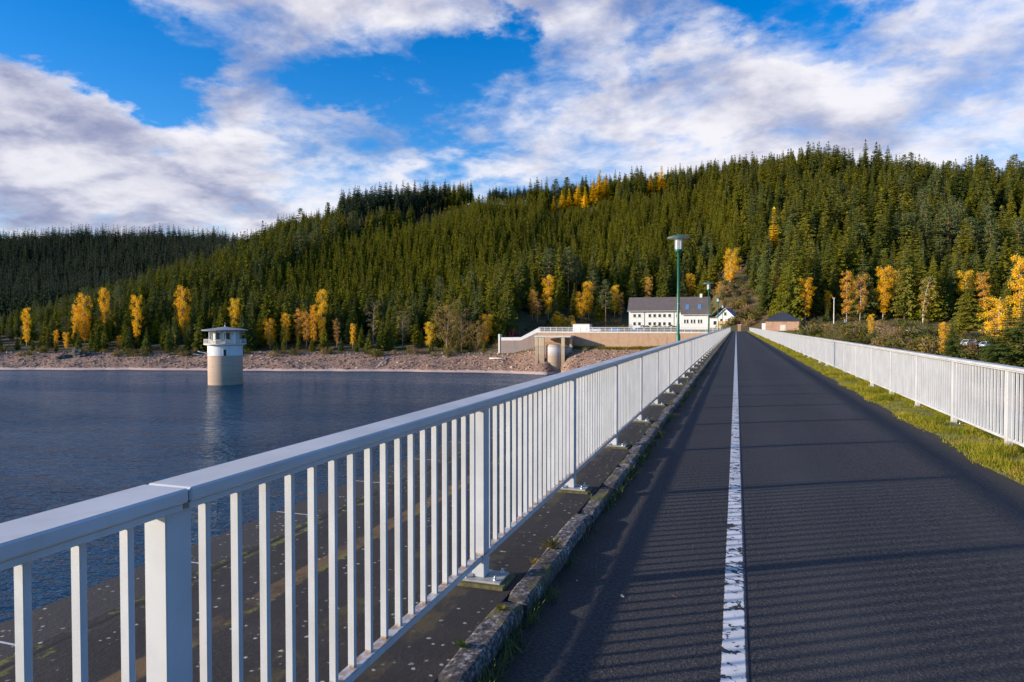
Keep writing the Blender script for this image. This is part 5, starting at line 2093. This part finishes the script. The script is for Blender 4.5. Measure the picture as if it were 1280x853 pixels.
# landmarks used to tell trees apart
ORD = ['', 'second ', 'third ', 'fourth ', 'fifth ', 'sixth ', 'seventh ', 'eighth ', 'ninth ', 'tenth ', 'eleventh ', 'twelfth ', 'thirteenth ', 'fourteenth ', 'fifteenth ', 'sixteenth ']
LM = [(-60, 60, 'the far left shore end'), (60, 118, 'the dark rock outcrop'), (118, 150, 'the round golden birch'), (150, 205, 'the narrow golden birch'), (205, 262, 'the shore left of the tower'),
      (262, 312, 'the intake tower'), (312, 352, 'the first bright birches'), (352, 412, 'the bright birch row'), (412, 452, 'the lone small yellow birch'), (452, 485, 'the taller leafless tree'),
      (485, 525, 'the shorter leafless tree'), (525, 550, 'the slender yellow birch'), (550, 590, 'the olive willows'), (590, 622, 'the wing wall end pier'), (622, 665, 'the sloping parapet'),
      (665, 720, 'the intake pavilion'), (720, 748, 'the white shed'), (748, 785, 'the lone promenade pine'), (785, 835, 'the left half of the long roof'), (835, 872, 'the nearest green lamp'),
      (872, 900, 'the second green lamp'), (900, 935, 'the road end'), (935, 958, 'the left side of the hut'), (958, 985, 'the brick hut'), (985, 1012, 'the slender white trunked birch'),
      (1012, 1050, 'the light mast'), (1050, 1085, 'the two rusty birches'), (1085, 1130, 'the broad orange birch'), (1130, 1175, 'the leaning bare birch'), (1175, 1222, 'the wide dark spruce'),
      (1222, 1255, 'the tall rusty birch'), (1255, 1340, 'the right edge birch')]


def lm_of(u):
    for a, b, t in LM:
        if a <= u < b:
            return t
    return LM[0][2] if u < 0 else LM[-1][2]


def individualise(idx, name, kind, cat, word, group, grp_label=None):
    buckets = {}
    for i in idx:
        kd, x, y, z, H, wd = stems[i]
        u, v, d = to_img(x, y, z)
        fs = np.interp(u, FS_U, FS_D)
        band = 'low' if d < fs + 18 else ('mid' if d < fs + 85 else 'high')
        buckets.setdefault((lm_of(u), band), []).append((v, i))
    for (t, band), lst in buckets.items():
        lst.sort(reverse=True)
        for n, (v, i) in enumerate(lst):
            kd, x, y, z, H, wd = stems[i]
            o = ORD[n] if n < len(ORD) else 'higher '
            if band == 'low':
                lab = '%s at wood edge behind %s, %s' % (word, t, (o + 'lowest').strip())
            elif band == 'mid':
                lab = '%s low above %s, %s' % (word, t, (o + 'lowest').strip())
            else:
                lab = '%s high above %s, %s' % (word, t, (o + 'lowest').strip())
            plant(name, kind, x, y, H, lab, cat, group, z=z, wide=wd, var=n)


individualise(idx_sp, 'spruce_tree', 'spruce', 'spruce', 'green spruce', 'spruces showing largest in the wooded hillside')
individualise(idx_pn, 'pine_tree', 'pine', 'pine', 'blue green pine', 'pines among the spruces on the hillside')
individualise(idx_tall, 'tall_spruce', 'tall', 'tall spruce', 'dark bare stemmed spruce', 'tall bare stemmed spruces along the ridge')
individualise(idx_young, 'young_spruce', 'young', 'young spruce', 'slim young plantation spruce', 'young spruces in the plantation')
individualise(idx_far, 'distant_spruce', 'far', 'distant spruce', 'distant ridge spruce', 'spruces on the far shaded ridge')
single = set(idx_sp) | set(idx_pn) | set(idx_tall) | set(idx_young) | set(idx_far)


def proto_objects(kind):
    """the trunk and crown objects of standing trees of this kind, one pair for each shape"""
    res = {}
    for o in COL.objects:
        if o.type == 'MESH' and o.parent is not None and o.parent.type == 'EMPTY' and o.name.split('.')[0] in ('crown', 'foliage'):
            for k, (h0, tm, cm) in enumerate(PROTO[kind]):
                if o.data == cm and k not in res:
                    tr = [c for c in o.parent.children if c.data == tm]
                    if tr:
                        res[k] = (o, tr[0])
    return res


def scatter(name, pts, scales, rots, idx, objs, label, cat, flat=None):
    me = bpy.data.meshes.new(name)
    me.from_pydata([tuple(p) for p in pts], [], [])
    a = me.attributes.new('tree_scale', 'FLOAT_VECTOR', 'POINT')
    a.data.foreach_set('vector', np.asarray(scales, float).ravel())
    a = me.attributes.new('tree_rot', 'FLOAT_VECTOR', 'POINT')
    a.data.foreach_set('vector', np.asarray(rots, float).ravel())
    a = me.attributes.new('tree_idx', 'INT', 'POINT')
    a.data.foreach_set('value', np.asarray(idx, int).ravel())
    o = link_mesh(name, me)
    ng = bpy.data.node_groups.new(name, 'GeometryNodeTree')
    ng.interface.new_socket('Geometry', in_out='INPUT', socket_type='NodeSocketGeometry')
    ng.interface.new_socket('Geometry', in_out='OUTPUT', socket_type='NodeSocketGeometry')
    N = ng.nodes.new
    L = ng.links.new
    gi, go = N('NodeGroupInput'), N('NodeGroupOutput')
    join = N('GeometryNodeJoinGeometry')
    for group in objs:
        j = N('GeometryNodeJoinGeometry')
        for ob in group:
            oi = N('GeometryNodeObjectInfo')
            oi.transform_space = 'ORIGINAL'
            oi.inputs['Object'].default_value = ob
            oi.inputs['As Instance'].default_value = False
            L(oi.outputs['Geometry'], j.inputs[0])
        g2i = N('GeometryNodeGeometryToInstance')
        L(j.outputs[0], g2i.inputs[0])
        L(g2i.outputs[0], join.inputs[0])
    iop = N('GeometryNodeInstanceOnPoints')
    L(gi.outputs[0], iop.inputs['Points'])
    L(join.outputs[0], iop.inputs['Instance'])
    iop.inputs['Pick Instance'].default_value = True

    def attr(nm, typ):
        n = N('GeometryNodeInputNamedAttribute')
        n.data_type = typ
        n.inputs['Name'].default_value = nm
        return n.outputs['Attribute']
    L(attr('tree_idx', 'INT'), iop.inputs['Instance Index'])
    L(attr('tree_scale', 'FLOAT_VECTOR'), iop.inputs['Scale'])
    L(attr('tree_rot', 'FLOAT_VECTOR'), iop.inputs['Rotation'])
    L(iop.outputs[0], go.inputs[0])
    md = o.modifiers.new('woods', 'NODES')
    md.node_group = ng
    return tag(o, label, cat, None, 'stuff')


def woods(kind, name, label):
    rest = [stems[i] for i in range(len(stems)) if i not in single and stems[i][0] == kind]
    pr = proto_objects(kind)
    if not rest or not pr:
        print('no woods', kind, len(rest), len(pr))
        return
    h0 = PROTO[kind][0][0]
    pts = [(s[1], s[2], s[3] - 0.15) for s in rest]
    scl = [(s[4] / h0 * s[5], s[4] / h0 * s[5], s[4] / h0) for s in rest]
    rot = [(0, 0, rn(0, 6.28)) for s in rest]
    ks = sorted(pr)
    idx = [rnd.randrange(len(ks)) for s in rest]
    scatter(name, pts, scl, rot, idx, [pr[k] for k in ks], label, 'forest')
    print(name, len(rest))


woods('spruce', 'spruce_forest', 'mass of dark green spruces filling the wooded hillside')
woods('young', 'spruce_plantation', 'even dense plantation of young spruces on the middle slope')
woods('tall', 'old_spruce_stand', 'old dark spruces with bare stems behind the ridge edge')
woods('far', 'distant_forest', 'shaded dark forest on the distant left ridge')
woods('pine', 'pine_wood', 'scattered blue green pines between the hillside spruces')

# ---- bushes: open slope above the villa, valley side on the right, wood edge
bl = []
for k in range(120):
    u = rn(878, 962)
    d = rn(226, 286)
    if d > np.interp(u, FS_U, FS_D) + 2:
        continue
    if u < 905 and d < 262:
        continue
    if 957 < u and d < 212:
        continue
    bl.append((u, d, rn(1.4, 3.4), rnd.choice(['olivebush', 'olivebush', 'brownbush', 'bush']), 'slope'))
for k in range(130):
    u = rn(1012, 1300)
    d0_ = np.interp(u, [1000, 1280], [170, 118])
    d = rn(d0_, np.interp(u, [1000, 1150, 1280], [196, 186, 172]))
    bl.append((u, d, rn(1.6, 3.8), rnd.choice(['bush', 'bush', 'olivebush', 'olivebush', 'bush', 'brownbush', 'bush', 'olivebush']), 'valley'))
for k in range(60):
    u = rn(-30, 640)
    d = np.interp(u, FS_U, FS_D) - rn(-1, 5)
    bl.append((u, d, rn(1.2, 3.0), rnd.choice(['bush', 'olivebush', 'brownbush', 'bush']), 'shore'))
for k in range(24):
    u = rn(640, 780)
    bl.append((u, np.interp(u, FS_U, FS_D) - rn(-2, 3), rn(1.2, 2.6), rnd.choice(['bush', 'olivebush', 'brownbush']), 'promenade'))
for k in range(26):
    u = rn(960, 1180)
    bl.append((u, np.interp(u, FS_U, FS_D) - rn(-6, 4), rn(0.9, 2.2), rnd.choice(['brownbush', 'olivebush', 'bush']), 'edge'))
WORD = {'bush': 'green bush', 'olivebush': 'olive bush', 'brownbush': 'faded brown bush', 'goldbush': 'golden bush'}
WHERE = {'slope': 'on the open slope above the villa', 'valley': 'behind the right railing', 'shore': 'at the bank top near', 'promenade': 'behind the promenade railing, near', 'edge': 'right of the hut near'}
seen_lab = {}
for (u, d, H, kd, zone) in sorted(bl, key=lambda b: (b[4], b[0])):
    x, y = at(u, d)
    if zone == 'valley':
        yt_ = to_img(x, y, ground1(x, y) + H)[1]
        lim = 408 + max(0, (u - 1050)) * 0.05
        if yt_ < lim and d < 165:
            H = max(0.8, H * 0.5)
    base = '%s %s %s' % (WORD[kd], WHERE[zone], 'below ' + lm_of(u) if zone in ('slope', 'valley') else lm_of(u))
    n = seen_lab.get(base, 0)
    seen_lab[base] = n + 1
    lab = base if n == 0 else '%s, %salong' % (base, ORD[min(n, 15)])
    words = lab.split()
    if len(words) > 16:
        lab = lab.replace('at the wood edge above the red bank, near', 'above the bank near').replace('on the valley side behind the right railing below', 'in the valley below').replace('under the birches right of the hut, near', 'under birches near').replace('on the open slope above the villa below', 'on the open slope by')
    plant('bush', kd, x, y, H, lab, 'bush', 'bushes around the forest edge', wide=rn(0.8, 1.25))

for k in range(34):
    u = rn(1030, 1300)
    d = rn(np.interp(u, [1000, 1280], [166, 120]), np.interp(u, [1000, 1150, 1280], [188, 180, 166]))
    if any(abs(u - cu) < 16 for cu in (1137, 1152, 1214, 1238, 1180)):
        continue
    x, y = at(u, d)
    gz = ground1(x, y)
    H = rn(2.5, 7.0)
    H = min(H, zt(d, 402 + rn(0, 8)) - gz)
    if H < 1.5:
        continue
    kd = rnd.choice(['young', 'young', 'willow', 'spruce', 'bare'])
    nm = {'young': 'young_spruce', 'willow': 'willow', 'spruce': 'young_spruce', 'bare': 'bare_tree'}[kd]
    wd_ = {'young': 'small green spruce', 'willow': 'small olive tree', 'spruce': 'small bushy spruce', 'bare': 'small leafless tree'}[kd]
    base = '%s behind the right railing below %s' % (wd_, lm_of(u))
    n = seen_lab.get(base, 0)
    seen_lab[base] = n + 1
    plant(nm, kd, x, y, H, base if n == 0 else base + ', number %d outward' % (n + 1), {'young': 'spruce', 'spruce': 'spruce', 'willow': 'tree', 'bare': 'tree'}[kd], 'small trees on the valley side', wide=rn(1.2, 1.7))

# trimmed hedge in front of the house and by the hut


def make_hedge(u0, u1, d, h, label, dep=1.6, zb=None, mat='bush', lab2=None):
    x0, y0 = at(u0, d)
    x1, y1 = at(u1, d)
    L = math.hypot(x1 - x0, y1 - y0)
    rz = math.atan2(y1 - y0, x1 - x0)
    zb = ground1((x0 + x1) / 2, (y0 + y1) / 2) if zb is None else zb
    root = thing('hedge', label, 'hedge', (x0, y0, zb), rz)
    V, Fc = [], []
    for k in range(int(L * 160)):
        f = rnd.random()
        x = rn(0, L)
        hh = h * (0.86 + 0.14 * math.sin(x * 1.3) + 0.08 * math.sin(x * 3.1))
        if f < 0.5:
            p = (x, -dep / 2 + rn(-0.12, 0.15), rn(0, hh))
        elif f < 0.85:
            p = (x, rn(-dep / 2, dep / 2), hh + rn(-0.12, 0.12))
        else:
            p = (x, dep / 2 + rn(-0.15, 0.12), rn(0, hh))
        leaf_tri(V, Fc, p, rn(0.2, 0.42))
    MB().add(V, Fc).build('foliage', M[mat], root)
    st = MB()
    for k in range(int(L / 0.8)):
        x = 0.4 + k * 0.8
        st.tube([(x, 0, -0.3), (x + rn(-0.2, 0.2), rn(-0.3, 0.3), h * 0.85)], [0.05, 0.02], 4)
    st.box(0.1, L - 0.1, -dep / 2 + 0.35, dep / 2 - 0.35, -0.4, h * 0.72)
    st.build('stems', M['greybark'], root)


make_hedge(801, 846, 243, 2.1, 'olive yellow hedge in front of the long white house', mat='olive', zb=-0.5)
make_hedge(1009, 1060, 186, 1.25, 'low dark green hedge right of the brick hut', mat='dark_spruce')
for k, (u, lab) in enumerate(((778, 'green bush left of the hedge, behind the blue cars'), (788, 'bigger green bush at the left corner of the white house'))):
    x, y = at(u, 240)
    plant('bush', 'bush', x, y, 2.6, lab, 'bush', 'bushes around the forest edge', z=-0.5)


# ------------------------------------------------------------------ bank rocks, outcrop, driftwood
def rock_mesh(name, sx, sy, sz, mat, sub=2, rough=0.25):
    import bmesh
    bm = bmesh.new()
    bmesh.ops.create_icosphere(bm, subdivisions=sub, radius=1.0)
    off = [Vector((rn(-1, 1), rn(-1, 1), rn(-1, 1))).normalized() for _ in range(9)]
    cut = [rn(0.55, 0.9) for _ in off]
    for v in bm.verts:
        p = v.co.normalized()
        r = 1.0
        for o_, c_ in zip(off, cut):
            t = p.dot(o_)
            if t > 0.05:
                r = min(r, c_ / t)
        r *= 1 + rn(-rough, rough) * 0.3
        v.co = Vector((p.x * r * sx, p.y * r * sy, p.z * r * sz))
    me = bpy.data.meshes.new(name)
    bm.to_mesh(me)
    bm.free()
    me.materials.append(mat)
    return me


M['rock'] = simple('red_rock', (0.34, 0.215, 0.18), 0.95, 0.45, 1.2, 0.5)
M['dark_rock'] = simple('dark_rock', (0.09, 0.08, 0.075), 0.95, 0.5, 0.6, 0.6)


def rockmat():
    n = NT('bank_rock')
    oi = n.N('ShaderNodeObjectInfo')
    c = n.ramp(oi.outputs['Random'], [(0.0, (0.11, 0.062, 0.042)), (0.4, (0.27, 0.16, 0.11)), (0.75, (0.42, 0.28, 0.20)), (1.0, (0.58, 0.46, 0.37))])
    f = n.noise(n.coords('Object'), 2, 5, 0.65)
    n.base(n.mix(n.val(f, 0.4, 0.75, 0, 0.5), c, (0.18, 0.12, 0.10))).rough(0.95)
    return n.m


RM = rockmat()
rx_, ry_ = at(90, 238)
oc = thing('rock_outcrop', 'dark jagged rock outcrop on the red bank, left of the tower', 'rock', (rx_, ry_, ground1(rx_, ry_) - 0.3))
link_mesh('boulder', rock_mesh('outcrop_top', 4.2, 2.6, 2.4, M['dark_rock'], 3, 0.6), oc, (0.5, 1.5, 0.8))
link_mesh('boulder', rock_mesh('outcrop_low', 3.0, 2.0, 1.8, M['dark_rock'], 3, 0.6), oc, (-2.2, -1.2, -0.2), 0.7)
bould = []
for k, (u, d, s, lab) in enumerate(((640, 213, 0.9, 'large pale red boulder on the bank below the wing wall'), (720, 208, 0.8, 'red boulder on the bank right of the intake'),
                                    (430, 229, 0.8, 'red boulder on the bank below the lone small yellow birch'), (200, 232, 0.9, 'red boulder on the bank left of the intake tower'))):
    x, y = at(u, d)
    bould.append(tag(link_mesh('boulder', rock_mesh('boulder', s, s * 0.8, s * 0.6, RM, 2), None, (x, y, ground1(x, y) + 0.1), k), lab, 'boulder', 'boulders on the red bank'))


def bank_rocks():
    pts, scl, rot, idx = [], [], [], []
    n = 0
    while n < 16000:
        u = rn(-120, 905)
        a = math.degrees(math.atan((u - CX) / F) - YAW)
        r0 = np.interp(a, AL, RRT[:, 0])
        r1 = np.interp(a, AL, RRT[:, 1])
        R = r0 + 1.5 + (r1 - r0 + 1.5) * rnd.random()
        x, y = R * math.sin(math.radians(a)), R * math.cos(math.radians(a))
        pts.append((x, y))
        n += 1
    P = np.array(pts)
    Z = ground(P[:, 0], P[:, 1])
    keep = (Z > -12.4)
    P, Z = P[keep], Z[keep]
    m = len(Z)
    s = 0.10 + 0.55 * nrs.uniform(0, 1, m) ** 4
    scatter('bank_rocks', np.column_stack([P, Z + 0.02]), np.column_stack([s * nrs.uniform(.8, 1.5, m), s * nrs.uniform(.8, 1.3, m), s * nrs.uniform(.6, 1.1, m)]),
            nrs.uniform(-3, 3, (m, 3)) * np.array([0.15, 0.15, 1]), nrs.randint(0, 4, m), [[b] for b in bould], 'loose red stones covering the dry reservoir bank', 'stones')


bank_rocks()
for k, (u0, d0_, u1, d1_, lab) in enumerate(((486, 229, 470, 221, 'long pale driftwood log lying on the bank below the bare trees'), (612, 222, 632, 219, 'pale driftwood log at the foot of the wing wall'),
                                             (252, 236, 233, 238, 'pale fallen trunk on the bank just left of the tower'), (745, 195, 765, 194, 'grey driftwood plank on the bank above the railing'))):
    xa, ya = at(u0, d0_)
    xb, yb = at(u1, d1_)
    za, zb = ground1(xa, ya) + 0.25, ground1(xb, yb) + 0.25
    lg = MB().tube([(0, 0, 0), ((xb - xa) * .5, (yb - ya) * .5, (zb - za) * .5 + 0.15), (xb - xa, yb - ya, zb - za)], [0.22, 0.19, 0.10], 7)
    tag(lg.build('driftwood_log', M['coping'], None, (xa, ya, za)), lab, 'log', 'driftwood on the bank')

# strip of weeds on the ledge at the foot of the promenade wall
P, Hh = [], []
dW = WB - WA
nrm = Vector((dW.y, -dW.x, 0)).normalized()
if nrm.y > 0:
    nrm = -nrm
for k in range(9000):
    t = rnd.random()
    p = WA + dW * (0.02 + 0.78 * t) + nrm * rn(2.3, 3.5)
    P.append((p.x, p.y, 0))
    Hh.append(rn(0.25, 0.9))
P = np.array(P)
P[:, 2] = ground(P[:, 0], P[:, 1]) - 0.05
blades('ledge_grass', P, np.array(Hh), M['grass'], 0.06, 0.8, label='yellow grass ledge along the foot of the promenade wall', cat='grass')
P = []
Hh = []
for k in range(16000):
    u = rn(940, 1300)
    d = rn(112, 205)
    x, y = at(u, d)
    P.append((x, y, 0))
    Hh.append(rn(0.2, 0.8))
P = np.array(P)
P[:, 2] = ground(P[:, 0], P[:, 1]) - 0.05
blades('rough_grass', P, np.array(Hh), M['grass'], 0.09, 0.8, label='rough autumn grass on the slope behind the right railing', cat='grass')


# ------------------------------------------------------------------ small plants and leaves near the camera
def leafy(name, label, x, y, z, n, L, mat, straw=False):
    root = thing(name, label, 'weed', (x, y, z))
    mb = MB()
    for k in range(n):
        a = rn(0, 6.28)
        el = rn(0.3, 1.1)
        l = L * rn(0.6, 1.2)
        w = l * (0.05 if straw else 0.24)
        d = Vector((math.cos(a) * math.cos(el), math.sin(a) * math.cos(el), math.sin(el)))
        s = Vector((-math.sin(a), math.cos(a), 0))
        p1 = d * l * 0.5
        p2 = d * l + Vector((0, 0, -0.18 * l))
        mb.add([(0, 0, 0), tuple(p1 + s * w), tuple(p2), tuple(p1 - s * w), tuple(p1 + Vector((0, 0, -w * 0.3)))], [(0, 4, 1), (1, 4, 2), (2, 4, 3), (3, 4, 0)])
    mb.build('leaves', mat, root)
    if not straw:
        st = MB()
        st.tube([(0, 0, -0.01), (0.004, 0.002, L * 0.5)], [0.004, 0.002], 5)
        st.build('stem', mat, root)


def at_z(u, yrow, z):
    """ground point at height z seen at photo column u, row yrow"""
    d = F * (HCAM - z) / (yrow - HOR)
    return at(u, d)


x, y = at_z(578, 815, 0.09)
leafy('leafy_weed', 'broad leaved green weed growing behind the near kerb stones', x, y, 0.088, 9, 0.075, M['weed'])
x, y = at_z(626, 768, 0.09)
leafy('leafy_weed', 'yellow green weed beside the mossy base plate at the kerb', x, y, 0.088, 14, 0.06, M['grass'])
x, y = at_z(690, 690, 0.09)
leafy('straw_tuft', 'straw yellow grass tuft lying across the kerb', x, y, 0.10, 46, 0.13, M['straw'], True)
x, y = at_z(668, 710, 0.09)
leafy('straw_tuft', 'small rusty grass tuft on the kerb top', x, y, 0.10, 26, 0.08, M['straw'], True)
for (u, v, c, lab) in ((779, 749, (0.52, 0.46, 0.38), 'pale fallen leaf on the asphalt left of the white line'), (845, 750, (0.36, 0.15, 0.07), 'rust brown fallen leaf on the asphalt close to the line'),
                       (722, 729, (0.6, 0.6, 0.58), 'tiny white chip on the asphalt near the kerb')):
    x, y = at_z(u, v, 0)
    s = 0.024 if 'chip' not in lab else 0.010
    a = rn(0, 3)
    lf = MB()
    o_ = [(-1, 0, .10), (-.45, .5, .2), (.3, .46, .12), (1, 0, .30), (.3, -.42, .06), (-.4, -.5, .14)]
    lf.add([(px * s * math.cos(a) - py * s * math.sin(a), px * s * math.sin(a) + py * s * math.cos(a), pz * s + 0.003) for px, py, pz in o_] + [(0, 0, 0.006)],
           [(6, i, (i + 1) % 6) for i in range(6)])
    tag(lf.build('fallen_leaf' if 'leaf' in lab else 'paper_chip', simple('leaf_%d' % u, c, 0.8, 0.2, 40), None, (x, y, 0.0)), lab, 'leaf' if 'leaf' in lab else 'litter')
